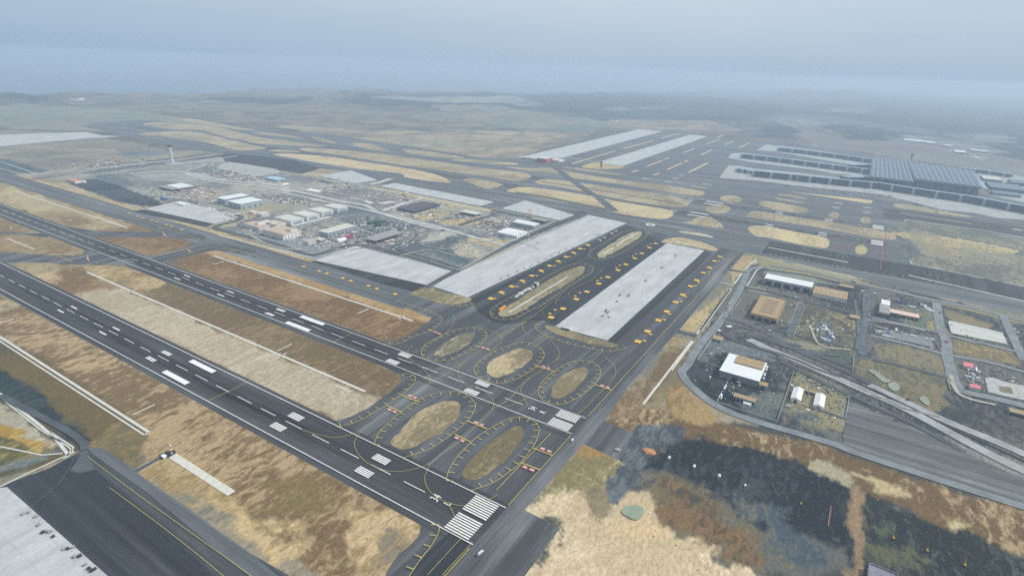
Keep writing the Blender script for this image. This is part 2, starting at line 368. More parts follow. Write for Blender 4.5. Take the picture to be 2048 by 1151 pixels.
# -- development area between the aprons
DEVA, DEVB = (114, 118, 118), (164, 160, 148)
soil(gp(px('0,352 220,330 440,312 560,345 640,358 760,368 960,418 1010,420 1120,445 1180,432 860,575 500,480 320,400 130,360')), DEVA, DEVB, warp=3, soft=2)
sp('130,372 180,358 210,362 318,402 300,412 220,400 160,382', (52, 60, 68), (78, 86, 92), warp=4, soft=3)
sp('186,346 230,350 270,368 240,372 200,356', (92, 104, 112), (120, 124, 120), warp=3, soft=2)
sp('130,366 160,376 240,406 300,436 250,424 150,382 120,368', (176, 164, 134), (150, 146, 124), warp=3, soft=2)
sp('270,350 400,345 430,360 400,366 330,362', (160, 162, 156), (138, 142, 140), warp=4, soft=3)
sp('430,440 520,408 600,410 560,420 490,440 470,452 440,452', (168, 158, 132), (146, 146, 130), warp=4, soft=3)
sp('440,468 540,500 620,520 700,505 660,512 610,530 500,495 440,476', (178, 164, 130), (150, 142, 116), warp=2, soft=2)
sp('600,470 690,500 640,520 560,500 520,480', (150, 152, 146), (128, 136, 138), warp=3, soft=2)
sp('690,410 800,440 830,452 740,470 700,450 660,430', (92, 102, 110), (130, 134, 134), warp=5, soft=4)
sp('770,500 860,478 900,462 960,470 1000,490 960,520 930,532 880,530 800,510', (88, 97, 102), (122, 126, 124), warp=6, soft=4, L=40)
sp('870,465 920,462 900,476 840,488', (168, 168, 156), (150, 152, 146), warp=4, soft=4, L=30)
sp('905,492 950,484 980,500 960,514 915,512', (176, 168, 148), (138, 142, 136), warp=5, soft=4, L=30)
sp('885,500 930,520 910,524 870,508', (72, 92, 98), (92, 106, 110), warp=4, soft=3, L=30)
sp('940,474 1010,480 1030,488 1000,504 980,492 940,484', (190, 168, 130), (164, 150, 122), warp=3, soft=2)
sp('920,535 985,500 1000,502 935,540', (180, 168, 136), (160, 152, 130), warp=2, soft=2)
sp('830,425 880,410 920,410 900,430 860,440 840,440', (186, 168, 130), (160, 152, 126), warp=4, soft=3, L=40)
sp('890,440 950,434 985,436 940,450 890,448', (182, 164, 122), (150, 146, 122), warp=4, soft=3, L=40)
sp('650,392 760,390 830,410 800,425 700,410', (122, 124, 130), (150, 146, 138), warp=4, soft=3, L=40)
sp('340,380 420,375 450,385 430,400 380,396', (154, 140, 132), (172, 160, 144), warp=4, soft=3, L=40)
sp('600,345 680,350 640,352 600,348', (178, 168, 138), (158, 152, 130), warp=2, soft=2)
sp('760,375 960,414 950,418 760,380', (196, 182, 148), (180, 170, 144), warp=1, soft=1)
# -- runway verges, left half
BR = ((118, 101, 73), (156, 136, 104)); GO = ((176, 158, 124), (138, 114, 78)); SAND = ((184, 172, 148), (166, 152, 126))
su('-60,-38 3600,-38 3600,-135 -60,-135', (120, 100, 70), (174, 152, 116), warp=2, soft=1)
su('1000,-38 3600,-38 3600,-108 1000,-108', (170, 156, 122), (138, 118, 84), warp=12, soft=8)
su('1100,-50 1500,-40 1500,-80 1100,-90', (126, 98, 64), (150, 124, 88), warp=14, soft=10)
su('440,-112 640,-112 900,-112 900,-160 560,-150 440,-150', (112, 98, 66), (92, 92, 76), warp=6, soft=8)
su('30,-38 700,-38 700,35 30,35', *BR, warp=2, soft=1)
su('150,32 1250,32 1250,176 150,176', (112, 95, 68), (138, 118, 88), warp=2, soft=1)
su('190,34 980,34 980,100 860,106 190,104', *SAND, warp=5, soft=4)
su('150,60 240,60 240,176 150,176', (156, 126, 82), (176, 150, 108), warp=10, soft=8)
su('980,34 1250,34 1250,104 960,104', (116, 92, 60), (146, 120, 84), warp=10, soft=8)
su('1060,38 1260,38 1260,80 1100,66', (180, 160, 122), (150, 128, 92), warp=10, soft=8)
su('900,112 1160,112 1160,172 900,172', (178, 158, 118), (142, 118, 80), warp=12, soft=10)
su('1150,38 3600,38 3600,176 1150,176', (160, 146, 112), (128, 106, 72), warp=4, soft=3)
su('1380,60 1500,60 1500,140 1380,150', (132, 106, 70), (160, 138, 102), warp=18, soft=12)
su('150,236 2600,236 2600,356 150,356', (114, 90, 62), (144, 118, 84), warp=2, soft=1)
su('150,330 1100,330 1100,358 150,358', (176, 150, 106), (156, 128, 86), warp=4, soft=3)
su('140,236 240,236 260,350 140,350', (182, 158, 118), (160, 132, 90), warp=10, soft=9)
su('1400,236 3600,236 3600,352 1400,352', (176, 164, 126), (150, 130, 96), warp=12, soft=10)
su('1500,240 1750,240 1650,300 1480,310', (130, 106, 76), (158, 134, 100), warp=14, soft=10)
su('440,430 2400,430 2400,446 440,446', (186, 166, 122), (160, 142, 104), warp=2, soft=1)
# -- lower left corner
LL = dict(warp=3, soft=3, L=40)
soil(gp(px('-300,600 0,682 295,868 240,930 160,905 0,960 -300,960')), (98, 86, 58), (76, 80, 62), **LL)
sp('0,690 60,700 200,790 240,830 230,880 190,890 120,830 0,745', (108, 92, 58), (90, 84, 60), **LL)
sp('0,742 60,770 130,840 190,880 172,896 150,892 60,820 -60,760', (42, 54, 58), (62, 74, 76), **LL)
sp('-60,785 0,800 100,880 125,885 80,898 0,860 -60,850', (184, 176, 150), (164, 158, 138), warp=2, soft=2, L=30)
sp('-60,835 0,842 50,868 95,892 60,893 0,872 -60,860', (186, 158, 84), (160, 130, 62), warp=3, soft=2, L=30)
sp('-60,885 0,880 75,896 110,896 60,915 0,932 -60,940', (142, 126, 74), (90, 88, 56), warp=3, soft=2, L=30)
sp('-60,930 0,932 60,916 110,900 130,896 60,930 0,946 -60,960', (96, 108, 110), (128, 128, 118), warp=2, soft=1)
sp('175,890 215,862 240,850 300,868 290,900 262,938 200,905', (140, 118, 76), (112, 102, 72), warp=4, soft=4)
sp('280,940 340,900 400,920 480,985 470,1010 400,1000 330,960', (150, 128, 84), (180, 158, 116), warp=6, soft=5)
sp('390,985 450,1000 490,1000 560,1060 640,1100 560,1120 470,1060', (196, 172, 128), (168, 144, 100), warp=8, soft=6)
sp('540,960 640,960 660,1010 600,1030 540,1000', (124, 108, 70), (142, 122, 80), warp=10, soft=8)
sp('700,1010 820,1030 840,1055 820,1085 760,1140 730,1151 700,1100', (196, 172, 132), (150, 126, 84), warp=6, soft=5)
sp('770,1060 830,1075 810,1100 780,1130 740,1140 760,1100', (92, 96, 92), (160, 138, 100), warp=4, soft=3, amt=.7)
# -- lower right corner
SN = ((206, 188, 156), (186, 168, 134))
soil(gp(px('1050,1151 900,1300 2200,1400 2200,830 1600,840 1264,865 1166,887 1049,1019')), (70, 74, 74), (108, 104, 88), warp=6, soft=4)
sp('1049,1019 1168,889 1230,905 1240,930 1225,975 1180,1000 1100,990 1060,1015', (128, 118, 82), (166, 154, 118), warp=4, soft=2)
sp('1145,895 1170,889 1230,908 1180,914', (156, 124, 76), (140, 116, 74), warp=3, soft=3)
sp('1052,1020 1080,985 1140,978 1180,990 1240,1000 1290,975 1330,1000 1325,1040 1370,1080 1440,1105 1500,1151 1560,1300 1000,1300 1049,1151 1120,1056 1118,1046', *SN, warp=7, soft=4)
sp('1170,990 1185,975 1235,985 1215,1032 1180,1025', (120, 112, 88), (136, 124, 96), warp=4, soft=3)
sp('1215,1050 1290,1040 1330,1060 1290,1080 1220,1060', (186, 158, 116), (200, 176, 138), warp=5, soft=5)
sp('1290,950 1400,945 1440,960 1560,985 1640,1000 1720,1060 1700,1151 1560,1160 1480,1110 1400,1080 1330,1050', (92, 96, 92), (112, 100, 76), warp=10, soft=8, L=60)
sp('1320,960 1360,955 1420,990 1440,1030 1400,1020 1340,985', (122, 102, 74), (86, 76, 60), warp=8, soft=8, L=50)
sp('1330,1000 1400,1020 1480,1060 1540,1120 1500,1120 1400,1070 1330,1030', (84, 72, 54), (120, 96, 68), warp=8, soft=8, L=50)
sp('1300,915 1340,880 1380,870 1500,885 1600,900 1705,965 1712,1060 1690,1100 1600,1080 1500,1040 1400,985 1330,940', (36, 43, 51), (60, 68, 74), warp=14, soft=7, L=90)
sp('1480,1000 1560,1010 1600,1060 1660,1100 1640,1130 1560,1100', (70, 82, 90), (106, 104, 92), warp=10, soft=8, L=50)
sp('1730,985 1800,1010 1900,1040 1950,1060 2060,1110 2060,1300 1700,1300 1712,1060', (38, 46, 48), (74, 80, 76), warp=12, soft=7, L=90)
sp('1760,1090 1830,1100 1850,1130 1800,1140 1760,1120', (92, 92, 70), (74, 82, 74), warp=8, soft=6, L=40)
sp('1740,1050 1800,1062 1770,1078', (78, 86, 70), (92, 96, 78), warp=4, soft=3)
sp('1700,985 1728,975 1728,1010 1735,1080 1712,1151 1700,1300 1690,1300 1700,1100', (142, 120, 92), (120, 106, 86), warp=3, soft=3)
GV = ((70, 77, 84), (102, 108, 112))
BN = ((106, 86, 60), (166, 146, 112))
sp('1208,840 1264,812 1330,812 1390,800 1420,840 1500,860 1620,880 1720,920 1850,965 2060,1020 2060,1110 1960,1072 1900,1050 1850,1040 1800,1010 1720,975 1620,930 1540,905 1420,880 1340,868 1290,862 1270,872 1240,856', *BN, warp=4, soft=3, L=60)
sp('1210,838 1264,770 1300,750 1330,700 1360,690 1380,705 1330,790 1290,812 1260,830', (144, 130, 102), (114, 96, 72), warp=3, soft=2, L=40)
sp('1230,790 1260,780 1280,800 1250,830 1215,838', (120, 100, 74), (154, 134, 102), warp=4, soft=3)
sp('1330,800 1350,750 1380,790 1430,830 1400,850 1350,830', (158, 134, 92), (134, 110, 74), warp=5, soft=4)
sp('1400,700 1350,770 1330,800 1300,812 1330,760', (140, 126, 90), (120, 112, 84), warp=3, soft=2)
sp('1325,668 1350,672 1376,680 1360,690 1320,690', (168, 152, 116), (146, 130, 96), warp=2, soft=1)
sp('1400,622 1460,570 1464,535 1486,512 1530,514 1500,530 1470,560 1400,650 1384,664 1356,662 1370,640', (184, 164, 120), (160, 144, 106), warp=2, soft=1)
sp('1650,920 1705,948 1710,972 1680,966 1620,935 1625,920', (158, 152, 124), (170, 162, 132), warp=3, soft=2)
sp('1700,940 1760,960 1820,980 1800,990 1740,970', (180, 166, 126), (160, 140, 96), warp=4, soft=3)
sp('1820,1000 1900,1030 1960,1055 1900,1050 1820,1020', (110, 88, 60), (138, 112, 78), warp=4, soft=4)
sp('1900,1040 1950,1050 1930,1062 1890,1052', (180, 166, 126), (160, 140, 96), warp=3, soft=3)
sp('1245,922 1264,865 1280,850 1330,848 1372,856 1350,880 1310,905 1290,930 1262,975 1244,1008 1218,1002 1216,975 1236,930', *GV, warp=2, soft=2)
# -- plots right of the aprons
PG = ((58, 65, 70), (104, 104, 98)); PT = ((144, 132, 100), (88, 88, 78))
soil(gp(px('1384,705 1470,560 1500,530 1560,520 1780,570 2060,640 2060,1010 1620,880 1500,840 1380,780 1362,745')), *PG, warp=2, soft=1)
sp('1510,512 1600,530 1700,552 1790,582 2060,640 2060,652 1900,612 1740,574 1620,556 1520,532', (146, 138, 104), (120, 118, 96), warp=2, soft=2)
sp('1370,745 1400,700 1440,690 1560,745 1545,800 1550,842 1470,820 1400,780', (34, 42, 50), (64, 72, 78), warp=4, soft=4)
sp('1480,800 1560,790 1550,840 1500,830', (88, 98, 98), (110, 114, 106), warp=5, soft=4)
sp('1430,690 1448,694 1446,710 1434,706', (136, 104, 72), (120, 98, 72), warp=2, soft=2)
sp('1385,690 1440,680 1530,700 1540,720 1500,715 1440,706 1400,720', (112, 118, 118), (92, 102, 106), warp=4, soft=4)
sp('1590,770 1600,742 1650,760 1690,780 1688,840 1680,860 1600,845 1570,830', (116, 118, 98), (140, 132, 100), warp=4, soft=4)
sp('1580,812 1620,808 1640,830 1660,850 1610,842 1575,830', (166, 146, 100), (120, 118, 96), warp=4, soft=4)
sp('1570,826 1620,824 1640,838 1600,844', (74, 86, 88), (96, 104, 98), warp=4, soft=3)
sp('1692,800 1760,830 1850,860 1950,900 2048,930 2060,1000 1880,950 1700,888', (112, 118, 118), (134, 136, 128), warp=3, soft=3)
sp('1750,770 1800,780 1900,800 2060,850 2060,890 1950,850 1860,830 1800,800', (60, 66, 68), (92, 94, 88), warp=4, soft=4)
sp('1605,612 1640,615 1700,632 1720,640 1718,700 1690,708 1640,694 1590,680 1580,676', *PT, warp=3, soft=3)
sp('1630,645 1655,640 1675,665 1665,685 1640,672', (82, 88, 92), (110, 110, 100), warp=3, soft=3)
sp('1600,700 1640,696 1700,704 1698,725 1670,730 1640,720', (70, 86, 80), (84, 96, 84), warp=2, soft=2)
sp('1560,680 1610,684 1660,694 1640,700 1580,695', (162, 154, 124), (132, 130, 110), warp=3, soft=3)
sp('1750,682 1800,690 1880,712 1892,750 1820,738 1760,715', (88, 92, 84), (130, 122, 96), warp=5, soft=4)
sp('1712,714 1760,722 1880,752 1896,790 1880,822 1840,815 1780,790 1710,745', (126, 116, 90), (92, 94, 78), warp=4, soft=4)
sp('1910,676 1960,685 2020,700 2040,728 1990,722 1910,702', (150, 132, 94), (116, 108, 82), warp=3, soft=3)
sp('1895,620 1960,640 1985,650 1970,655 1900,640', (136, 122, 92), (120, 116, 96), warp=3, soft=3)
sp('1800,610 1860,620 1872,655 1830,650 1800,640', (104, 110, 98), (128, 124, 100), warp=4, soft=3)
sp('1860,640 1876,645 1876,662 1856,655', (150, 140, 96), (120, 120, 92), warp=2, soft=2)
sp('1530,540 1560,538 1640,560 1700,575 1620,562 1540,550', (132, 140, 126), (112, 120, 116), warp=3, soft=3)
sp('1500,572 1540,580 1530,586 1500,580', (172, 160, 128), (140, 136, 118), warp=2, soft=2)
sp('1598,600 1606,608 1590,660 1575,676 1580,640', (142, 138, 126), (124, 124, 116), warp=2, soft=2)
# right of the inner runways
soil(gp(px('1786,454 1808,440 1812,438 2100,478 2100,640 1824,527 1818,515 1845,512 1828,490 1790,470')), (152, 150, 118), (120, 132, 116), warp=2, soft=1)
sp('1790,468 1880,470 1960,485 2030,500 2000,506 1900,495 1840,482', (196, 180, 138), (168, 158, 124), warp=6, soft=5)
sp('1850,490 1920,500 1928,512 1880,508', (190, 176, 138), (160, 154, 124), warp=4, soft=3)
# -- beyond the terminal
sp('1600,290 1700,282 1850,290 2060,330 2060,420 1980,390 1950,340 1820,320 1700,300', (128, 126, 118), (108, 112, 112), warp=20, soft=12, L=200)
sp('1610,262 1700,280 1860,292 2060,322 2060,336 1840,304 1680,292 1600,275', (128, 116, 110), (110, 108, 106), warp=25, soft=10, L=200)
# height: the coast drops to the sea, hills rise beyond the airport
coast = gp(px('-500,196 -200,193 0,190.5 200,190.5 330,189 480,184 560,181 700,180.5 800,184 1000,188.5 1200,187.5 1330,186 1450,184 1600,185 1750,187 1900,192 2100,201 2400,212'))
land = [(p.x, p.y) for p in coast]+[(60000, -20000), (0, -70000), (-70000, 0), (-30000, 30000)]
cxw = 60*wob(PX, PY, 900, 21)
onland = inside(PX+cxw, PY+60*wob(PX, PY, 700, 22), land)
dist = np.hypot(PX+V0, PY+U0)
def sstep(x, a, b): t = np.clip((x-a)/(b-a), 0, 1); return t*t*(3-2*t)
Z = sstep(dist, 4300, 9000)*(14+16*wob(PX, PY, 1500, 31)+8*wob(PX, PY, 500, 32))
def hill(x, y, r, h):
    g = G(x, y); d = np.hypot(PX-g.x, PY-g.y)/r
    return h*np.exp(-d*d*1.5)*(1+.35*wob(PX, PY, r*.5, int(x)))
for a in ((20, 205, 420, 34), (-40, 206, 420, 34), (70, 207, 260, 20), (1400, 240, 420, 26), (1480, 243, 350, 22), (1720, 270, 380, 24), (1560, 262, 260, 16), (1630, 193, 1500, 90), (1700, 195, 1700, 70), (1300, 205, 900, 30), (620, 190, 900, 25)):
    Z += hill(*a)
Z = np.where(onland, np.maximum(Z, 0), -18.0)
# heaps of spoil in the excavation
for a in ((930, 495, 26, 7), (950, 503, 22, 6), (905, 478, 30, 5), (880, 470, 26, 4), (1735, 722, 7, 4), (1722, 720, 8, 4), (1832, 736, 6, 2.5)):
    g = G(a[0], a[1]); d = np.hypot(PX-g.x, PY-g.y)/a[2]; Z += a[3]*np.exp(-d*d*2)*(1+.4*wob(PX, PY, a[2]*.8, 77))
co_ = np.empty((na*nr, 3), 'f'); co_[:, 0] = PX; co_[:, 1] = PY; co_[:, 2] = Z
ii, jj = np.meshgrid(np.arange(nr-1), np.arange(na), indexing='ij'); j2 = (jj+1) % na
q = np.stack([ii*na+jj, (ii+1)*na+jj, (ii+1)*na+j2, ii*na+j2], -1).reshape(-1, 4).astype('i')
me = bpy.data.meshes.new('ground'); me.vertices.add(na*nr); me.vertices.foreach_set('co', co_.ravel())
me.loops.add(len(q)*4); me.loops.foreach_set('vertex_index', q.ravel()); me.polygons.add(len(q))
me.polygons.foreach_set('loop_start', np.arange(0, len(q)*4, 4, dtype='i')); me.update(calc_edges=True)
for nm, S in (('soil_a', SA), ('soil_b', SB)):
    at = me.color_attributes.new(nm, 'FLOAT_COLOR', 'POINT'); at.data.foreach_set('color', np.concatenate([S, np.ones((len(S), 1))], 1).astype('f').ravel())
struct(link('ground', me, SOIL))
sea = mat('sea_water', (44, 92, 124), .25, .1, (.002, .002, .002), 6, .5, bump=.2, noise2=.0006)
mb = MB(); mb.poly([(-70000, -70000), (70000, -70000), (70000, 70000), (-70000, 70000)], -5); FLAT.add('sea'); struct(mb.build('sea', sea))
# ---------------------------------------------------------------- haze
hz = MB(); hz.box((0, 0), 150000, 150000, 470, z0=-20); ho = hz.build('haze', None); ho['kind'] = 'stuff'
hm = bpy.data.materials.new('haze'); hm.use_nodes = True; t = hm.node_tree; t.nodes.clear()
o_ = N(t, 'ShaderNodeOutputMaterial'); v_ = N(t, 'ShaderNodeVolumePrincipled'); v_.inputs['Density'].default_value = 1.28e-4
v_.inputs['Color'].default_value = (.66, .82, .98, 1); v_.inputs['Anisotropy'].default_value = .12
t.links.new(v_.outputs[0], o_.inputs['Volume']); ho.data.materials.append(hm)
# ---------------------------------------------------------------- pavements
LAY = [0.06]
def z_(): LAY[0] += .006; return LAY[0]
def P(s, ox=0, oy=0, k=1.0): return gp(px(s, ox, oy, k))
sheet('taxiway', P('771,1151 774,1140 797,1108 822,1088 839,1070 842,1049 820,1000 640,850 652,839 672,840.5 702,832 737,815 782,782.5 803,760 799.5,750 782,740 760,720 719,672 762,681 789.5,681 812,672.5 834.5,660 859.5,640 866,632.5 862,634 837,624 807,612 780,560 862,572 1176,430 1260,436 1500,480 1486,510 1463,535 1439,565 1391,620 1356,662 1346,672 1299,725 1264,765 1208,840 1264,865 1245,922 1166.5,887 1049,1019 1120,1055 1049,1151 900,1330 600,1330'), z_(), A_TAX)
sheet('taxiway', P('150,250 212,243 275,240 330,243 512,255 687,272.5 804.5,290 962,315 1040,318 1050,310 1085,298 1290,253 1345,255 1490,272 1560,290 1700,300 1760,318 1990,395 2150,425 2700,520 2700,800 2047,628 1911,600 1781,571 1701,549 1536,514 1480,503 1176,432 1127,444 1003,418 960,414 760,374 755,362 700,342 640,337 557,340 448,319 448,308 330,292 240,268'), z_(), A_SHO)
ub = lambda u0, u1, v0, v1: [Vector((v0, u0)), Vector((v1, u0)), Vector((v1, u1)), Vector((v0, u1))]
sheet('taxiway', ub(440, 2900, 354, 431), z_(), A_SHO)
sheet('runway', ub(-1, 4200, -38.5, 36.5), z_(), A_RUN)
sheet('runway', ub(-1, 4200, 174, 236), z_(), A_RUN)
sheet('runway', ub(-342, 3700, 1466, 1534), z_(), A_RUN); sheet('runway', ub(-342, 3700, 1678, 1746), z_(), A_RUN)
sheet('taxiway', ub(-2500, -60, 1182, 1318), z_(), A_DARK); sheet('taxiway', ub(-2500, -330, 1880, 2060), z_(), A_RUN)
# lighter asphalt where the runway-2 threshold meets the taxiways
sheet('runway', ub(-24, 260, 180, 229), z_(), A_TAX)
# rapid exits on the left
for s in ('0,400|0,250 200,258 400,270 380,300 160,275 0,272', '0,400|0,410 400,440 650,440 680,400 720,380 760,420 1060,470 1130,560 1000,520 500,515 380,500 0,500',
          '0,400|390,175 560,215 800,250 1210,250 1250,235 1200,200 1320,210 1640,290 1640,330 1560,310 1250,295 790,296 640,262',
          '0,400|1150,450 1290,430 1450,390 1540,350 1600,330 1700,340 2046,395 2046,460 1850,420 1740,400 1560,430 1430,470 1390,500 1310,510'):
    h_, b_ = s.split('|'); ox, oy = map(float, h_.split(',')); sheet('taxiway', P(b_, ox, oy, 4), z_(), A_TAX)
sheet('apron', P('-60,1020 -10,975 100,935 172,896 195,894 265,940 500,1105 580,1151 740,1300 200,1400'), z_(), asph('corner_apron_asphalt', (44, 49, 56), 'u', .2, .6, (104, 108, 108)))
sheet('taxiway', P('700,130 790,120 870,160 1070,310 1430,560 2046,1000 2400,1300 2200,1300 1800,1000 1200,500 750,180', 0, 863, 4), z_(), A_SHO)
sheet('service_road', P('650,90 700,130 720,210 760,300 640,330 560,310 640,200 640,140', 0, 863, 4), z_(), A_ROADD)
# darker strips of fresh asphalt round the aprons
for s in ('0,0|885,1151 944,1086 900,1064 875,1083 840,1120 820,1151', '512,400|430,490 470,485 1384,683 1370,700 1290,740 1000,670 700,570', '0,0|940,598 1254,450 1300,470 1330,488 1112,652 1085,640 1050,643 1015,648 985,643 955,622',
          '1024,400|1540,405 1600,430 820,1151 765,1125', '0,400|1050,90 1150,75 1710,190 1650,215', '512,150|-64,640 0,645 300,680 520,745 370,790 0,735 -240,700 -300,620',
          '512,400|1384,688 1640,560 2046,360 2660,100 2600,85 2046,330 1600,560'):
    h_, b_ = s.split('|'); ox, oy = map(float, h_.split(',')); sheet('asphalt_strip', P(b_, ox, oy, 4 if ox+oy else 1), z_(), A_DARK)
# soil islands between the taxiways
IS = dict(sheets=[])
def island(s, a, b, ox=0, oy=0, k=1.0, amp=.8, smooth=True):
    p = P(s, ox, oy, k)
    if smooth: p = catmull(p, 5)
    d = (sum((Vector(q) for q in p), Vector((0, 0)))/len(p)-Vector((-V0, -U0))).length
    p = rough(p, amp*(1+d/900), 3+d/500)
    sheet('dry_grass', p, z_(), SOIL, (a, b))
g1 = ((132, 120, 92), (172, 156, 122)); g2 = ((186, 170, 132), (134, 120, 92)); gt = ((174, 161, 130), (142, 131, 107)); gg = ((116, 106, 78), (158, 142, 108))
island('782,885.5 787,875.5 797,865 817,840 847,817.5 887,802.5 912,802.5 923,812.5 917,832.5 887,862.5 869.5,870.5 847,883 827,893 807,899 789.5,893', *g1)
island('924.5,953 927,940.5 952,908 977,888 1000,870 1026,855 1041.5,852 1047.7,859 1046,871 1037.5,887 1030,896.6 1022,909 999.5,928 969.5,950.5 947,959', *gg)
island('868,711 869.5,705 892,682.5 924.5,667.5 947,664 951,670 937,687.5 912,702.5 887,711', (118, 112, 92), (176, 166, 140))
island('973,740 982,722.5 1012,705 1039,696 1059,699 1065,707.5 1056.5,725 1031.5,740 1002,754 982,751', *g2)
island('1103,790 1106.5,772.5 1126.5,750 1154,735 1174,736 1174,750 1159,770 1129,792.5 1111.5,796', *g1)
island('997,628 1002,620 1016,612 1058,584 1105,554.4 1136,540 1160,532.5 1169,535 1166,545 1136,567 1092.6,592 1042.6,623 1011,632.6', (160, 150, 118), (132, 122, 94))
island('1194.7,512 1199.4,503 1227.6,484.5 1257.3,467 1277.6,462.6 1284,465.7 1274.5,478 1241.7,497 1210.4,512.6 1199.4,515', (168, 158, 124), (150, 140, 108))
island('1090,653 1092.6,650 1113,654.5 1167.7,670 1214.6,682 1236.5,690.5 1214.6,693.6 1167.7,684 1120.8,670 1095.7,659', (150, 138, 104), (118, 110, 84))
island('1325.3,484.5 1327.7,480 1346.4,475 1371.5,476.6 1406,485 1432.5,495.4 1431,501.7 1406,497.8 1374.6,492 1340,486', (188, 172, 134), (160, 146, 112))
island('1361,461 1400,466 1425,473 1423,475 1390,470 1362,465', (180, 170, 140), (160, 152, 126))
island('862,572 822,586 837,592.5 874.5,604 912,607.5 937,602.5 944.5,597.5 934,594 880,582', (156, 146, 114), (120, 112, 86), amp=1.2)
F2 = lambda s, a=gt: island(s, *a, 512, 150, 4, amp=.5)
F2('780,545 900,550 1000,580 1075,612 940,600 820,575'); F2('1170,595 1300,600 1560,640 1670,665 1500,660 1250,630'); F2('440,495 560,510 650,550 520,530')
F2('0,455 240,480 340,495 380,515 200,490 0,468'); F2('-500,410 -300,420 0,492 200,518 420,550 550,572 380,570 200,560 0,545 -300,480')
F2('-940,470 -800,455 -500,455 -200,520 0,565 80,580 20,595 -160,600 -400,540 -700,500'); F2('-900,400 -800,380 -500,390 -300,425 -480,440 -700,430')
F2('-600,355 -500,352 -200,405 0,440 -100,440 -400,400')
F2('350,585 560,590 900,620 1300,670 1700,730 2046,770 2120,775 2200,810 2120,845 2046,845 1750,800 1300,740 900,680 600,630 400,610')
F2('140,635 260,630 560,650 900,700 1250,755 1450,800 1560,855 1480,860 1200,820 1150,785 760,740 240,655', ((200, 182, 142), (172, 152, 118)))
F2('100,605 220,597 360,612 250,620'); F2('1660,840 1720,825 1880,850 1970,875 1940,895 1860,910 1780,890'); F2('1560,680 1700,675 2046,700 2100,712 2046,720 1800,705')
F3 = lambda s, a=gt: island(s, *a, 1024, 150, 4, amp=.5)
F3('-40,735 150,745 340,745 500,780 800,830 1200,880 1500,925 1540,945 1500,970 1350,955 1000,895 700,850 500,825 330,780 150,770')
F3('190,850 280,830 500,855 800,900 1200,955 1420,1000 1430,1020 1360,1060 1200,1045 900,1000 600,940 350,890 210,870')
F3('-38,930 0,910 100,895 400,930 640,970 900,1020 1240,1075 1290,1105 1270,1135 1180,1150 900,1115 600,1050 300,1000 30,945', ((196, 180, 140), (168, 150, 118)))
F3('400,738 560,750 800,785 900,800 760,790 500,757'); F3('1665,985 1700,965 1780,965 1840,990 1820,1015 1740,1020 1680,1005'); F3('1550,1070 1600,1040 1680,1035 1745,1060 1740,1085 1680,1110 1590,1105')
F3('560,735 640,705 700,700 830,728 900,735 860,748 700,752', ((186, 164, 116), (160, 146, 112)))
island('1365,175 1440,165 1480,140 1580,135 1650,170 1695,220 1640,222 1500,205 1400,185', *gt, 1024, 400, 4, amp=.5)
F5 = lambda s, a=gt: island(s, *a, 1440, 270, 6.394, amp=.5)
F5('500,885 530,855 620,850 850,880 1080,930 1125,955 1120,985 1050,998 900,985 700,955 560,915'); F5('670,805 800,815 1090,868 1080,878 850,845'); F5('720,755 900,765 1130,818 1000,812 850,785')
F5('910,728 1280,765 1640,800 1930,835 1950,850 1900,872 1600,830 1300,782', ((206, 190, 150), (180, 166, 132)))
F5('350,1020 400,980 500,975 900,1040 1400,1110 2150,1240 2250,1290 2230,1335 2050,1330 1700,1270 1260,1180 800,1110 370,1055')
F6 = lambda s, a=gt: island(s, *a, 1536, 400, 4, amp=.5)
F6('-158,222 -118,205 0,210 200,250 440,295 490,330 485,365 430,385 200,345 0,300 -88,290 -150,250', ((196, 180, 138), (170, 156, 122)))
F6('482,122 505,98 545,94 570,118 555,146 510,150'); F6('740,160 765,138 805,142 824,165 805,187 760,184'); F6('695,400 715,368 765,362 795,395 780,430 720,434', ((176, 166, 118), (160, 150, 112)))
F6('1000,45 1060,28 1300,70 1600,125 1610,138 1400,115 1200,85 1050,65', ((184, 172, 130), (150, 146, 118)))
island('1790,455 1812,440 1830,442 1930,458 2700,600 2700,790 2047,572 1824,527 1818,515 1845,512 1828,490 1796,472', (104, 106, 96), (146, 140, 122), amp=1, smooth=False)
island('1786,468 1800,464 1880,472 1960,485 2030,500 2000,508 1900,495 1836,482', (186, 170, 130), (150, 142, 112), amp=3)
island('1840,486 1920,500 1928,512 1870,506 1842,496', (176, 162, 128), (140, 132, 106), amp=2)
island('1790,500 1815,486 1835,500 1846,512 1818,516 1800,512', (84, 92, 96), (108, 112, 106), amp=3)
# narrow strips and small ovals left unpaved on the far apron
def strip(name, a, b, w, m, ox=0, oy=0, k=1.0, soilc=None):
    p = P('%s %s' % (a, b), ox, oy, k); mb = MB(); mb.line(p, w, z_()); FLAT.add(name); o = struct(mb.build(name, m))
    if soilc: setsoil(o.data, *soilc)
for a, b in (('480,710', '830,605'), ('890,590', '1130,525'), ('1190,505', '1330,470'), ('960,775', '1010,762'), ('1080,730', '1200,685'), ('1220,675', '1258,662'), ('1245,755', '1360,705'), ('1380,695', '1410,682'), ('1410,780', '1565,705'), ('1130,802', '1180,785'), ('1365,622', '1465,588'), ('1510,640', '1600,600'), ('1560,550', '1660,515'), ('1700,560', '1775,528'), ('1820,580', '1900,545'), ('1290,480', '1340,470'), ('1640,500', '1700,478'), ('1440,890', '1555,905'), ('1520,868', '1600,878')):
    strip('dry_grass', a, b, 11, SOIL, 1024, 150, 4, ((222, 200, 160), (206, 172, 130)))
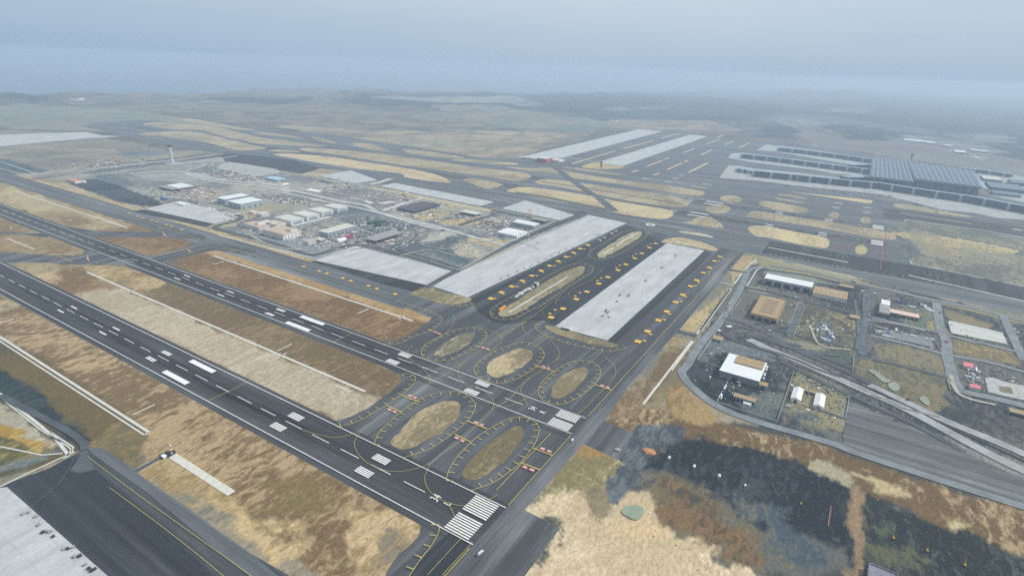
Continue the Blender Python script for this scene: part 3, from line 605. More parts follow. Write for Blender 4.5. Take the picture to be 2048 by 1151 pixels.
for x, y, k_, ox, oy, r in ((1515, 872, 6.394, 1440, 270, 13), (1490, 932, 6.394, 1440, 270, 13), (1885, 930, 6.394, 1440, 270, 13), (1875, 990, 6.394, 1440, 270, 13), (1067, 830, 4, 1024, 150, 14), (1253, 857, 4, 1024, 150, 14), (1308, 830, 4, 1024, 150, 14), (1360, 803, 4, 1024, 150, 14), (1995, 238, 4, 1536, 400, 13)):
    c = G(ox+x/k_, oy+y/k_).to_2d(); sheet('bare_oval', [c+Vector((r*.9*math.cos(t*.4), r*1.15*math.sin(t*.4))) for t in range(16)], z_(), CONC3)
c = G(1301, 449.5).to_2d(); mb = MB(); zc = z_()
ring = [c+Vector((math.cos(t*.3142)*11, math.sin(t*.3142)*11)) for t in range(20)]; mb.line(ring, 6.5, zc, True); FLAT.add('painted_ring'); struct(mb.build('painted_ring', P_WHITE))
# concrete aprons
for s in ('859.5,571 934.5,595 1254,446 1176.5,430', '1110,653 1215,681 1409,501 1334,486', '629.5,521 711,492 907,543 858,571', '290,418 360,402 485,432 428,448', '635,352.4 702,341 755,360 713,366.5',
          '759.5,372.5 789.5,366 989.5,404 959.5,412.5', '1003.5,417 1050.5,401 1152,431 1127,442.5', '-40,271 170,264 205,271 242,273 160,278 0,293 -40,296'):
    sheet('concrete_apron', P(s), z_(), CONC)
for s in ('1034,314 1050,312 1278,258.5 1325,263 1125,316 1085,319', '1196,325 1208,321 1380,269.5 1415,273 1243,333'):
    sheet('concrete_apron', P(s), z_(), CONC)
sheet('concrete_apron', P('-30,960 0,976 14,974 215,1151 330,1290 -300,1400 -300,1000'), z_(), CONC)
for q in ('1438,356 1457,331 1478,332 1506,337 1600,346 1700,358 1728,362 1822,374 1915,391 2048,413 2110,424 2110,453 2048,440 1994,436 1947,426 1884,420 1820,403 1760,389 1675,380 1596,372 1518,362',
          '1455.6,316 1463,307 1487,306 1602,320 1700,333 1741,338 1741,356 1722,361 1700,350 1662,346.6 1628,340 1565,332.6 1502.6,324.7', '1513,300.5 1532,289 1559,292 1640,302 1745,318 1742,332 1729,334 1703,329 1675,325 1612,314 1549.5,303.6'):
    sheet('concrete_apron', P(q), z_(), mat('pier_apron_concrete', (168, 170, 168), .85, .09, (.03, .03, .03), 7, grid=(22.5, 22.5, .5, .9)))
sheet('concrete_apron', P('1950,342 2010,345 2110,370 2110,413 2048,405 1985,392 1975,378'), z_(), CONC3)
sheet('concrete_apron', P('1150,490 1165,475 1600,570 1790,620 1850,755 1190,625', 1700, 560, 5.873), z_(), mat('lot_concrete', (196, 198, 190), .85, .06, (.05, .01, .02), 7, grid=(6, 50, .3, .82)))
sheet('concrete_pad', P('1100,360 1250,280 1480,310 1880,375 1940,420 1600,475 1380,420', 260, 280, 6.394), z_(), mat('pier_field_concrete', (182, 184, 178), .85, .05, (.05, .05, .02), 6, grid=(9, 9, 1.6, .72)))
for s in ('325,510 410,490 560,520 480,540', ):
    sheet('concrete_pad', P(s, 560, 300, 6.394), z_(), P_WHITE)
sheet('concrete_pad', P('0,440 90,420 135,437 45,452', 560, 300, 6.394), z_(), P_WHITE)
sheet('concrete_pad', P('1860,622 1930,598 1060,0 1040,640', 260, 280, 6.394) if 0 else P('865,620 930,600 1050,620 980,640', 560, 300, 6.394), z_(), CONC3)
for s in ('1040,650 1100,645 1210,675 1160,690', '1240,680 1400,655 1500,660 1300,700', '1300,770 1500,700 1720,640 1830,605 1835,620 1600,690 1330,782'):
    sheet('concrete_pad', P(s, 560, 300, 6.394), z_(), CONC2)
sheet('asphalt_pad', P('610,435 480,395 540,385 700,420', 560, 300, 6.394), z_(), mat('black_roofing', (84, 84, 92), .9, .1))
sheet('foundation', P('1580,320 1690,325 1800,370 2046,420 2100,600 1800,540 1620,490', 1700, 700, 5.873), z_(), mat('rubble_concrete', (150, 154, 154), .95, .2, (.3, .3, .3), 6, rgb2=(196, 196, 190)))
sheet('excavation', P('1740,425 1890,440 1920,520 1760,490', 1700, 700, 5.873), z_(), mat('clay', (120, 110, 84), .95, .2, (.2, .2, .2), 5))
sheet('foundation', P('330,590 500,590 960,680 970,790 300,640', 1700, 560, 5.873), z_(), mat('foundation_grey', (124, 130, 132), .95, .15, (.2, .2, .2), 6))
LOT = asph('compacted_gravel', (84, 88, 90), 'u', .26, .8, (140, 140, 134))
sheet('gravel_lot', rough(P('1694,806 1760,828 1800,848 1900,892 2000,937 2080,970 2500,1150 2500,1160 2080,1018 1900,967 1700,906 1686,892'), 1.5, 6), z_(), LOT)
# ---------------------------------------------------------------- roads
def road(s, w, m, ox=0, oy=0, k=1.0, name='road', smooth=True):
    p = P(s, ox, oy, k)
    if smooth: p = catmull(p, 6, False)
    mb = MB(); mb.line(p, w, z_()); FLAT.add(name); struct(mb.build(name, m))
road('180,339 285,326 350,320 447,307', 17, A_DEV); road('170,353 250,342 365,328 475,312', 12, A_DEV); road('170,346 270,333 365,322 460,310', 26, A_ROADD)
road('0,432 400,407 700,412 1000,485 1300,528 1700,555 2046,618', 20, A_DEV, 260, 280, 6.394); road('700,430 1000,515 1300,560 1700,590 2046,665', 18, A_DEV, 260, 280, 6.394)
road('0,490 400,570 800,662 1100,710 1250,790 1700,905 2046,985', 18, A_DEV, 560, 300, 6.394); road('0,540 300,600 640,675 900,720 1250,800 1700,935 2046,1020', 14, A_DEV, 560, 300, 6.394)
road('1300,490 1700,590 2046,690 2400,780', 15, A_DEV, 640, 370, 6.394); road('880,448 1000,470 1080,500', 10, A_ROAD)
road('700,410 800,370 900,345 960,310 880,290', 10, A_DEV, 260, 280, 6.394); road('1400,520 1450,480 1600,490 1660,540', 8, A_DEV, 260, 280, 6.394)
road('640,352 700,366 760,382 830,402 900,420 960,428 1000,445', 15, A_ROAD); road('1150,440 1250,420 1420,368', 26, A_DEV, 560, 300, 6.394)
road('985,420 1020,428 1060,436 1100,444 1130,446', 12, A_ROADD)
road('330,385 400,410 330,460 100,520 90,560 400,640 800,740 1230,880 1400,880 1700,790 1850,760', 14, A_ROADD, 420, 370, 6.394)
road('400,765 620,780 900,850 1300,960 1700,1090', 13, A_ROADD, 640, 370, 6.394); road('920,780 1080,850 1500,970 1760,1055 1850,1055', 7, A_ROADD, 640, 370, 6.394)
road('-180,1250 200,1040 900,700 1500,420 1830,300', 15, A_ROADD, 880, 380, 6.394); road('220,1010 320,985 900,665 1480,395', 6, A_ROAD, 880, 380, 6.394)
road('250,450 500,370 690,320 660,290', 16, A_ROADD, 880, 380, 6.394)
road('120,800 300,880 480,980 1000,1180', 7, A_ROAD, 0, 400, 4) if 0 else None
# right side
road('2046,-60 1720,0 1600,210 1440,440 1360,560 1420,670 1600,830 1800,920 2046,1000', 17, A_ROAD, 1024, 600, 4) if 0 else None
road('1529,534 1508,536 1495,543 1482,575 1447,633 1400,690 1376,728 1364,742 1366,752 1380,770 1424,806 1474,830 1536,850 1661,886 1711,905 1836,946 2060,1018 2400,1130 2900,1300', 13, A_NEAR)
road('1540,531 1600,540 1640,548 1700,563 1711,565 1760,577 1780,580 1850,597 1950,617 2060,645 2300,708 2800,840', 14, A_NEAR)
road('1530,540 1560,543 1620,552 1700,570', 10, A_ROADD)
road('1010,260 1060,560 1130,720 1140,900 1200,1100', 16, A_NEAR, 1700, 560, 5.873); road('1190,250 1210,350 1260,430 1350,490 1700,570 2100,670', 17, A_NEAR, 1700, 700, 5.873)
road('200,430 600,520 1060,620', 10, A_NEAR, 1700, 560, 5.873); road('1120,650 1500,730 1950,840', 10, A_NEAR, 1700, 560, 5.873); road('240,650 700,760 1150,880 1600,960 2046,1080', 11, A_NEAR, 1700, 560, 5.873)
road('1800,430 1900,650 2046,950', 14, A_NEAR, 1700, 560, 5.873); road('40,890 600,1010 1160,1150', 8, A_ROADD, 1700, 560, 5.873)
road('200,150 200,400 150,600 140,880', 13, A_GRAV, 1700, 560, 5.873); road('560,350 1000,430 1500,570 2046,700 2250,770', 10, A_ROADD, 1400, 520, 6.394)
road('280,735 600,820 900,960 1100,1050 1300,1100', 9, A_GRAV, 1400, 520, 6.394); road('1300,560 1230,760 1130,930 1180,1000', 8, A_GRAV, 1400, 520, 6.394)
road('380,120 600,165', 9, A_ROADD, 1400, 520, 6.394); road('250,290 420,330', 9, A_ROAD, 1400, 520, 6.394); road('1330,1050 1480,1085', 12, A_ROADD, 1024, 400, 4)
# big dual carriageway
for q, w, m in (('1490,672 1536,676 1611,708 1698,745 1760,778', 13, A_ROADD), ('1560,722 1598,740 1661,772 1748,811 1830,850 1930,905', 10, A_ROADD), ('1497,679 1515,687 1536,697 1586,718 1666,753 1736,785 1823,824 1926,880 2000,919 2120,975 2400,1105 2900,1330', 17, A_ROAD), ('1738,770 1836,816 1900,846 1998,886 2120,940 2400,1062 2900,1280', 16, A_ROAD),
                ('1540,694 1600,718 1680,752 1740,780 1820,815', 1.6, A_DARK), ('1745,778 1836,822 1900,855 2000,900 2120,955', 3, A_DARK), ('1536,712 1590,730 1660,760', 2, A_DARK), ('1700,768 1760,794 1800,812', 1.5, A_DARK), ('1540,640 1600,640 1700,690 1740,700', 0.01, A_DARK)): road(q, w, m)
road('1800,1100 1000,905 700,890 520,860 380,880 310,920 320,960 480,1040 700,1110 1000,1200 1250,1290 1500,1400 1800,1500', 9, A_ROADD, 1400, 520, 6.394)
road('640,960 1000,1060 1300,1150 1600,1250 2000,1400', 12, A_ROADD, 1400, 520, 6.394)
# gravel tongue with haul roads
# ---------------------------------------------------------------- concrete drains (raised kerb-like channels)
def drain(s=None, w=4, p=None, ox=0, oy=0, k=1.0, m=CONC2, name='drainage_channel'):
    q = p or P(s, ox, oy, k); mb = MB()
    for a, b in zip(q, q[1:]):
        c = (a+b)/2; d = b-a; mb.box(c, d.length+.1, w, .35, d, .02)
    struct(mb.build(name, m))
V2 = lambda u0, v0, u1, v1: [Vector((v0, u0)), Vector((v1, u1))]
drain(p=V2(389, 325.5, 993, 325.5), w=4.2); drain(p=V2(1381, 325.5, 2080, 325.5), w=4.2); drain(p=V2(285, 108, 1095, 108.5), w=4.2); drain(p=V2(430, -109, 1300, -109), w=3.6); drain(p=V2(430, -115, 1300, -115), w=2.2)
drain(p=V2(430, -109, 430, -115), w=2); drain('14,477 68,498', 3.2); drain('672,770 700,783', 2.5)
drain('438,471 627,516', 3); drain('246,406 290,419', 3); drain('0,336.5 62,353', 3); drain('-40,322 0,323 75,348', 3); drain('560,311 680,333 800,347 870,362', 5); drain('640,316 560,309', 5)
for a, b in (('808,909', '900,870'), ('1145,950', '1190,920')): drain('%s %s' % (a, b), 2.2, ox=512, oy=400, k=4)
for s in ('855,750 985,720', '1025,742 1100,705', '1060,700 1180,665', '1700,515 1790,490', '1850,500 1890,485'): drain(s, 1.8, ox=0, oy=400, k=4)
for s in ('170,405 290,350', '165,465 245,420', '0,475 100,430'): drain(s, 1.8, ox=512, oy=600, k=4)
drain('1065,915 1240,833', 1.5, ox=0, oy=600, k=4); drain('0,180 110,148', 1.5, ox=0, oy=600, k=4)
drain('0,745 320,1000 450,1110 548,1240 500,1262', 3.4, ox=0, oy=600, k=4); drain('548,1195 590,1175 545,1130 330,1000 0,735', 1.6, ox=0, oy=610, k=4)
drain('0,70 300,130 330,138 500,125', 1.8, ox=0, oy=875, k=4); drain('0,440 180,350 540,185 590,125 400,0', 1.8, ox=0, oy=863, k=4)
for s in ('0,900 380,370', '5,905 395,372'): drain(s, 3, ox=1400, oy=520, k=6.394)
drain('1440,325 1050,830', 3.4, ox=1024, oy=600, k=4); drain('1450,330 1280,560', 2, ox=1024, oy=600, k=4); drain('1475,275 1750,-95', 3, ox=1024, oy=600, k=4)
drain('1850,1140 1950,860 1865,960', 0, ox=0) if 0 else None
drain('440,300 540,165', 3, ox=1400, oy=520, k=6.394); drain('570,125 720,-20', 3, ox=1400, oy=520, k=6.394); drain('600,330 730,120 810,95', 2.5, ox=1400, oy=520, k=6.394); drain('700,40 730,10', 3, ox=1400, oy=520, k=6.394)
drain('1000,-10 1800,180 2046,235', 2.5, ox=1400, oy=520, k=6.394)
drain('0,378 640,498', 5, ox=1536, oy=400, k=4); drain('1120,600 2046,808 2200,842', 5, ox=1536, oy=400, k=4); drain('0,475 300,540 500,585 760,632', 2.5, ox=1536, oy=400, k=4)
drain('1130,460 1150,508 2046,690 2200,722', 4, ox=1536, oy=400, k=4); drain('1055,100 1630,190', 5, ox=1536, oy=400, k=4); drain('1098,208 1090,175 1105,157 1700,240 2046,300 2200,325', 5, ox=1536, oy=400, k=4)
drain('0,150 230,188', 8, ox=1536, oy=400, k=4); drain('1600,425 1820,470', 8, ox=1140, oy=400, k=6.394); drain('1340,525 1700,600', 4, ox=1140, oy=400, k=6.394)
drain('975,285 600,585', 6, ox=1140, oy=400, k=6.394) if 0 else None
drain('830,445 690,510 595,587', 4, ox=1140, oy=400, k=6.394); drain('555,610 420,690', 4, ox=1140, oy=400, k=6.394); drain('990,215 240,668', 3.2, ox=980, oy=520, k=6.394)
drain('240,640 700,735 1150,785 1340,800', 0, ox=0) if 0 else None
drain('800,577 1300,640 1345,655', 0, ox=0) if 0 else None
drain('830,575 880,582', 5, ox=1140, oy=400, k=4) if 0 else None
drain('578,123 780,150', 3, ox=1140, oy=400, k=6.394)
DK = mat('dark_ditch', (92, 98, 84), .95, .1)
for s, ox, oy, k in (('240,855 600,905 1000,975 1360,1030', 1024, 150, 4), ('560,795 950,850', 1000, 240, 6.394), ('350,745 560,900 700,990 820,1090', 1024, 150, 4), ('140,700 480,720 1050,770 1400,850', 1440, 340, 6.394) if 0 else ('30,940 300,985 620,1050 780,1080', 1024, 150, 4)):
    road(s, 8 if s[0] != '3' else 30, A_ROADD if s[:3] == '350' else DK, ox, oy, k, 'ditch' if s[:3] != '350' else 'road')
road('0,762 300,920 560,1060 660,1140 680,1200', 8, A_ROADD, 0, 600, 4)
def pond(s, c, ox=0, oy=0, k=1.0):
    sheet('muddy_pond', rough(catmull(P(s, ox, oy, k), 5), 1.6, 2.5), z_(), c)
POND = mat('muddy_water', (142, 148, 128), .4, .08, (.1, .1, .1), 4, .4); TEAL = mat('green_water', (138, 152, 130), .3, .06, (.1, .1, .1), 4, .4)
for s in ('1738,741 1748,740 1760,747 1772,758 1780,762 1768,765 1752,754', '1775,770 1786,764 1799,769 1798,778 1790,783 1780,778', '1838,797 1848,793 1858,803 1856,812 1846,806'): pond(s, POND)
pond('1244,1022 1262,1012 1282,1014 1287,1028 1272,1040 1256,1034', TEAL)
# dusty wheel tracks and dirt roads
TRK = mat('wheel_track', (122, 122, 116), .95, .2, (.05, .05, .05), 7); DIRT = mat('dirt_track_soil', (166, 162, 148), .95, .16, (.06, .06, .06), 7)
for q, w, m in (('150,915 120,965 60,1016', 1, A_SHO), ): road(q, w, m)
for q in ('450,430 520,445 600,440 640,452 720,470 780,480', '500,470 540,490 600,500 680,498', '560,392 620,402 700,410 790,430', '640,440 700,452 740,466', '700,500 760,492 840,486 900,478 960,462', '800,512 860,500 920,512 980,498', '840,490 900,500 950,490', '880,470 930,484 990,480', '330,395 400,402 470,412', '200,352 280,360 340,366 420,372', '600,372 680,388 760,398 820,396', '960,440 1000,450 1040,470'):
    road(q, random.uniform(4, 8), random.choice((DIRT, TRK)), name='dirt_track')
for q in ('1620,650 1640,690 1700,700', '1710,600 1716,660 1712,700', '1735,640 1800,650 1850,662', '1750,600 1800,612 1850,620', '1880,640 1900,670 1960,690', '1900,750 1920,790 1990,810', '1740,790 1800,815 1880,835', '1560,690 1620,705 1680,712'):
    road(q, random.uniform(3, 6), random.choice((DIRT, TRK, A_GRAV)), name='dirt_track')
# marks on the far aprons and lights set along the far taxiways, one dot each
dots = MB()
def dotrow(s, n, r, ox, oy, k):
    a, b_ = P(s, ox, oy, k)
    for i in range(n):
        c = a+(b_-a)*(i/(n-1)); dots.quad(c+Vector((random.uniform(-1, 1), random.uniform(-1, 1))), (1, .3), r, r, LAY[0]+.02)
for s, n in (('20,358 640,460', 15), ('30,310 500,395', 12), ('20,430 700,560', 16), ('1190,560 1420,640', 5), ('1130,600 1400,690', 6), ('700,560 1080,610', 6)): dotrow(s, n, 3.4, 1536, 400, 4)
for s, n in (('1000,690 1560,500', 18), ('470,650 1200,420', 20), ('880,700 1500,480', 12), ('640,700 900,640', 6)): dotrow(s, n, 6, 1024, 150, 4)
for s, n in (('860,775 1400,905', 9), ('1040,850 1560,960', 7)): dotrow(s, n, 5, 512, 150, 4)
FLAT.add('apron_marking'); struct(dots.build('apron_marking', mat('dull_paint', (190, 176, 140), .8)))
# wear on the runways: lane seams and the rubber left by tyres
seam = MB(); rub = MB()
for vc, e, u1 in ((-1, 29, 2600), (205.5, 21, 2600)):
    for q in (-22.5, -15, -7.5, 7.5, 15, 22.5):
        if abs(q) < e: seam.line(uv('0,%g %d,%g' % (vc+q, u1, vc+q)), .22, LAY[0]+.012)
    for i in range(70):
        q = random.choice((-1, 1))*abs(random.gauss(5, 2.4)); a = random.uniform(180, 1150); rub.line(uv('%g,%g %g,%g' % (a, vc+q, a+random.uniform(40, 220), vc+q+random.uniform(-.6, .6))), random.uniform(.3, .9), LAY[0]+.016)
FLAT.update(('lane_seam', 'tyre_rubber')); struct(seam.build('lane_seam', mat('seam_bitumen', (44, 46, 49), .7))); struct(rub.build('tyre_rubber', mat('rubber_deposit', (40, 41, 44), .7)))
for q, w in (('1235,234 1255,226 1268,221 1290,219', 16), ('1560,226 1600,240 1636,254 1672,270', 14), ('1640,250 1700,246 1780,254 1850,266', 14), ('1850,250 1920,246 1950,242', 12), ('1490,248 1530,240 1570,238', 14), ('700,205 730,218 770,228', 10), ('1000,250 1060,262 1130,268', 12), ('1590,272 1560,262 1600,255', 10), ('1230,205 1290,208 1340,212', 14)):
    road(q, w, DIRT, name='dirt_track')
# ---------------------------------------------------------------- painted markings
ZM = LAY[0]+.03
def paint(name, mb, m): FLAT.add(name); mb_o = mb.build(name, m); struct(mb_o); return mb_o
def text(s, u, v, size, name, m, z, sx=1.0, bold=.04):
    c = bpy.data.curves.new(name, 'FONT'); c.body = s; c.size = size; c.align_x = 'CENTER'; c.align_y = 'BOTTOM'; c.offset = bold*size*.4
    o = bpy.data.objects.new(name, c); me = bpy.data.meshes.new_from_object(o); bpy.data.objects.remove(o)
    me.transform(Matrix.Diagonal((sx, 1, 1, 1))); me.transform(Matrix.Translation((v, u, z))); return struct(link(name, me, m))
def runway(u0, vc, width, nst, label, letter, ln=4000, wide_td=True, z=ZM):
    mb = MB(); e = width/2
    def bar(ua, ub, v, w): mb.poly([(v-w/2, ua), (v+w/2, ua), (v+w/2, ub), (v-w/2, ub)], z)
    for s in (-1, 1): mb.poly([(vc+s*(e-.45)-.5, u0-1), (vc+s*(e-.45)+.5, u0-1), (vc+s*(e-.45)+.5, u0+ln), (vc+s*(e-.45)-.5, u0+ln)], z)
    n = nst//2; pitch = (e-4.2)/n
    for i in range(n):
        for s in (-1, 1): bar(u0+6, u0+36, vc+s*(2.2+pitch*(i+.5)), pitch*.56)
    k = 0
    while u0+84+50*k < u0+ln: bar(u0+84+50*k, u0+114+50*k, vc, .95); k += 1
    td = e*.66
    for d, c in ((150, 3 if nst < 20 else 3), (300, 3), (600, 2), (750, 1), (900, 1)):
        for s in (-1, 1):
            if c == 1: bar(u0+d, u0+d+22.5, vc+s*(9 + 1.2), 2.6)
            elif c == 2:
                for i in range(2): bar(u0+d, u0+d+22.5, vc+s*(9.8+i*3.6), 2.4)
            else:
                for i in range(4): bar(u0+d, u0+d+22.5, vc+s*(9.4+i*2.7), 1.7)
    for s in (-1, 1): bar(u0+500, u0+560, vc+s*(td+.0 if nst > 12 else 15.3), 8)
    paint('runway_marking', mb, P_WHITE)
    text(label, u0+61, vc, 15, 'runway_number', P_WHITE, z, .64, 0); text(letter, u0+47, vc, 12, 'runway_letter', P_WHITE, z, .8, 0)
runway(0, -1, 60, 16, '34', 'L'); runway(0, 205.5, 43, 12, '34', 'R')
runway(-338, 1500, 60, 16, '35', 'L'); runway(-338, 1712, 60, 16, '35', 'R')
# yellow lines with bars across the paved shoulders
yl = MB(); yt = MB()
def wave(pts, side, step=15.5, tick=7.5, closed=False, lw=.75, sm=True, tw=1.1, z=ZM+.012):
    p = catmull(pts, 6, closed) if sm else pts
    yl.line(p, lw, z, closed)
    if side == 0: return
    q = resample(p, step, closed); n = len(q)
    for i in range(0, n if closed else n):
        d = (q[(i+1) % n]-q[i-1]) if closed or 0 < i < n-1 else (q[1]-q[0] if i == 0 else q[-1]-q[-2])
        if d.length < .1: continue
        d.normalize(); nn = Vector((-d.y, d.x))*side
        yt.quad(q[i]+nn*(tick/2+.4), nn, tick, tw, z+.004)
wave(P('748,890.5 752,878 762,860 787,837.5 812,817.5 842,797.5 862,790 884,785 902,784 924,786 942,797.5 951,812.5 937,840 912,862.5 882,885 849.5,903 804.5,917'), -1, 14.5)
wave(P('892,962 896,945.5 909.5,920.5 932,895.5 957,873 1000,846 1019,838 1037.5,835 1055,837 1069,843.5 1075,851 1078.6,859 1075,875 1069,889 1059.5,903 1039,928 1023.5,940.5 987,965.5 942,982'), -1, 14.5)
wave(P('843,710 848,692.5 867,680 897,666 924.5,657.5 952,655.5 969.5,662.5 973,672.5 962,690 932,707.5 902,720 874.5,722.5 854.5,719'), -1, 14.5, closed=True)
wave(P('947,742.5 954.5,727.5 977,710 1002,697.5 1023.5,690 1044,685 1066.5,689 1084,700 1088,712.5 1076.5,730 1054,747.5 1024,762.5 997,767 974.5,762.5 957,755'), -1, 14.5, closed=True)
wave(P('1076.5,785 1084,765 1109,742.5 1134,727.5 1161.5,721 1184,725 1199,736 1199,755 1186.5,772.5 1159,794 1131.5,807.5 1109,809.5 1086.5,801'), -1, 14.5, closed=True)
wave(P('980,626 986,617 1003.5,604.5 1027,592 1105,546.6 1128.6,534 1155,527 1175.5,529.4 1186.5,535.6 1180,548 1158,560.7 1120,586 1086,610.7 1058,623 1034.7,635.7 1011.3,640 989.4,637'), -1, 17, closed=True)
wave(P('1177.5,509.5 1183.8,500 1205.7,487.6 1240,467 1265,460 1287,459.4 1296.4,464 1293.3,473.5 1280.8,483 1249.5,503 1221.3,515.7 1196.3,519.6 1180.7,515.7'), -1, 17, closed=True)
wave(P('1083,644 1072,650 1070,656 1080,665.4 1105,678 1152,692 1199,701.4 1214,704 1236.5,701 1256.5,695'), 1, 15.5)
wave(P('797,602.5 837,616 867,626 882,635 884.5,640 874.5,652.5 854.5,665 822,676 804.5,686 784.5,690 767,687.5'), -1, 14.5)
wave(P('809.5,747.5 824.5,750 831,757.5 824.5,772.5 797,795 749.5,825 712,845 674.5,855.5'), -1, 14.5)
wave(P('878,1050.5 877,1065.5 862,1093 842,1118 819.5,1151 790,1190'), -1, 14.5)
wave(P('830,592 862,602 900,612 930,613 950,607'), 1, 15); wave(P('340,503 345,497 372,487 400,481 440,484 520,503 512,500'), 0) if 0 else None
for s, sd in (('150,175 140,200 0,210', 0), ('400,268 60,262 -100,260', 1), ('740,405 600,445 400,440 0,425', 1), ('770,505 900,515 1040,525 1075,525', 1), ('1310,510 1330,490 1450,450 1600,400 1750,385 2046,440', -1), ('1160,450 1300,435 1440,405 1600,350 1610,330 1560,315 1380,305', -1), ('640,210 800,240 1000,255 1230,255 1290,235 1270,215', 1)):
    wave(P(s, 0, 400, 4), sd, 15)
wave(P('1340,490 1500,480 1750,520', 0, 400, 4), 0)
for s in ('884.5,1151 944.5,1085.5', '854.5,1151 912,1088 922,1075.5 919,1062 902,1018 887,1003 867,990.5 853,973 849.5,955.5 853,945 859.5,928', '601,859 637,870 667,876 692,872.5 724.5,860 762,832.5 804.5,802.5 834.5,785 857,770 882,755 912,735 932,720 974.5,692.5 999.5,672.5 1023.5,660 1054,642.5 1080,622 1110,600 1135,580',
          '722,863 709.5,883 712,900.5 727,920.5 742,930.5 772,942 802,943.5 832,938 859.5,928 887,905.5 922,883 942,863 982,822.5 1023.5,795 1039,772.5 1074,747.5 1099,730 1121.5,714', '887,1003 912,1010.5 927,1012 960,1010 995,990',
          '824.5,692.5 816,702.5 819.5,717.5 834.5,730 857,737.5 887,737.5 912,735', '934.5,722.5 917,735 916,750 927,765 947,777.5', '1059,755 1044,772.5 1043,787.5 1056.5,812.5', '1054,642.5 1045,652.5 1049,665 1069,675', '1091.5,675 1111.5,692 1118.5,710 1110,722 1099,730',
          '1209,715 1226.5,730 1231.5,747.5 1219,767.5 1199,787.5 1164,822.5 1140,836', '857,770 860,757 850,742 838,733 834,730', '904,628 909,640 905,652 890,668 862,686', '953,650 1000,672 1002,683 985,700', '982,822.5 987,812 985,800 972,785 950,777', '1012,660 1002,672', '1113,745 1100,757 1070,785 1050,800 1020,812 1000,815',
          '1003,883 980,895 965,920', '1070,675 1095,660', '1170,720 1195,705 1214,704'):
    wave(P(s), 0, lw=.5)
# straight taxiway lines known in airport metres
for a in ((-1, 33, -1, 180), (-1, -36, -1, -190), (22, 45, 22, 170), (488, 379, 2500, 379), (-1, 232, -4, 800), (-4, 800, -12, 1170)):
    yl.line(uv('%g,%g %g,%g' % a), .8, ZM+.02)
yl.line(P('1174,697 1209,646'), .5, ZM+.02) if 0 else None
for s in ('160,345 265,285', '200,360 300,290', '640,495 715,420'): yl.line(P(s, 1024, 600, 4), .6, ZM+.02)
for s in ('130,1000 370,840 425,780 560,715 740,715', '660,640 680,690', '840,570 840,540 900,495 1000,480 1060,492', '1000,460 1010,420 1130,340 1300,250 1450,120'): wave(P(s, 980, 520, 6.394), 0, lw=.5)
for s in ('510,1085 650,1030', '1577,750 1855,625'): pass
yl.line(P('395,787 462,756') if 0 else uv('436,-30 436,28'), .8, ZM+.02); yl.line(uv('436,183 436,228'), .8, ZM+.02)
for s in ('700,200 1000,430 1400,720 1780,990 2000,1151 2200,1300', '875,450 1200,690 1500,920 1780,1151 2000,1340'): yl.line(catmull(P(s, 0, 863, 4), 5, False), .45, ZM+.02)
for s in ('1112,588 1360,560',): pass
yl.line(P('1110,825 1330,700', 512, 400, 4), .7, ZM+.02)
# holding positions: yellow bar and the red mandatory instruction marking painted on the asphalt
def hold(s, rx, ry, ox, oy, k, t1, t2):
    a, b = P(s, ox, oy, k); d = (b-a).normalized(); mb = MB(); yl.line([a, b], 1.8, ZM+.03)
    c = G(ox+rx/k, oy+ry/k).to_2d(); sg = 1 if d.x > 0 else -1; d *= sg
    for q in (-1, 1): mb.quad(c+d*q*4.4, d, 6.4, 4.6, ZM+.04)
    paint('holding_marking', mb, P_RED)
    ang = math.atan2(d.y, d.x)
    for q, tt in ((-1, t1), (1, t2)):
        o = text(tt, 0, 0, 3.8, 'holding_text', P_WHITE, 0, .95)
        o.data.transform(Matrix.Rotation(ang, 4, 'Z')); p = c+d*q*4.6; n = Vector((-d.y, d.x))*-1.4; o.data.transform(Matrix.Translation((p.x+n.x, p.y+n.y, ZM+.05)))
for a in (('1165,765 1305,820', 1250, 778, 512, 600, 4, '34R', '16L'), ('1050,850 1165,900', 1090, 888, 512, 600, 4, '34L', '16R'), ('1690,970 1850,1035', 1782, 993, 512, 600, 4, '34R', '16L'), ('1590,25 1715,85', 1630, 65, 512, 863, 4, '34L', '16R'),
          ('165,135 325,195', 270, 152, 1024, 863, 4, '34R', '16L'), ('65,250 225,310', 130, 300, 1024, 863, 4, '34L', '16R'), ('1380,240 1490,285', 1450, 265, 512, 600, 4, '34R', '16L'), ('1760,370 1880,410', 1835, 390, 512, 600, 4, '34R', '16L'),
          ('185,530 345,580', 270, 543, 1024, 600, 4, '34R', '16L'), ('660,680 800,725', 742, 695, 1024, 600, 4, '34R', '16L'), ('1300,255 1330,300', 1315, 279, 0, 400, 4, '34R', '16L'), ('1490,395 1535,425', 1515, 407, 0, 400, 4, '34R', '16L'), ('700,450 708,492', 704, 470, 0, 400, 4, '34R', '16L'), ('83,208 90,245', 87, 228, 0, 400, 4, '34R', '16L')):
    hold(*a)
mb = MB(); mb.line(P('410,488 470,460', 0, 400, 4), 3, ZM+.03)
for s, ox, oy, k in (('555,365 630,378', 1536, 400, 4), ('880,422 925,432', 1536, 400, 4), ('890,288 935,296', 1536, 400, 4), ('890,313 935,320', 1536, 400, 4), ('385,82 435,92', 1536, 400, 4), ('640,120 690,128', 1536, 400, 4), ('200,985 280,998', 1440, 270, 6.394), ('170,1012 260,1026', 1440, 270, 6.394), ('1770,232 1830,240', 1024, 400, 4), ('1460,48 1530,50', 1024, 400, 4), ('1310,150 1365,157', 1024, 400, 4)):
    mb.line(P(s, ox, oy, k), 3.5, ZM+.03)
paint('holding_marking', mb, P_RED)
yl.line(P('475,453 575,497', 0, 400, 4), 2, ZM+.03)
paint('taxiway_line', yl, P_YEL); paint('shoulder_bar', yt, P_YEL)
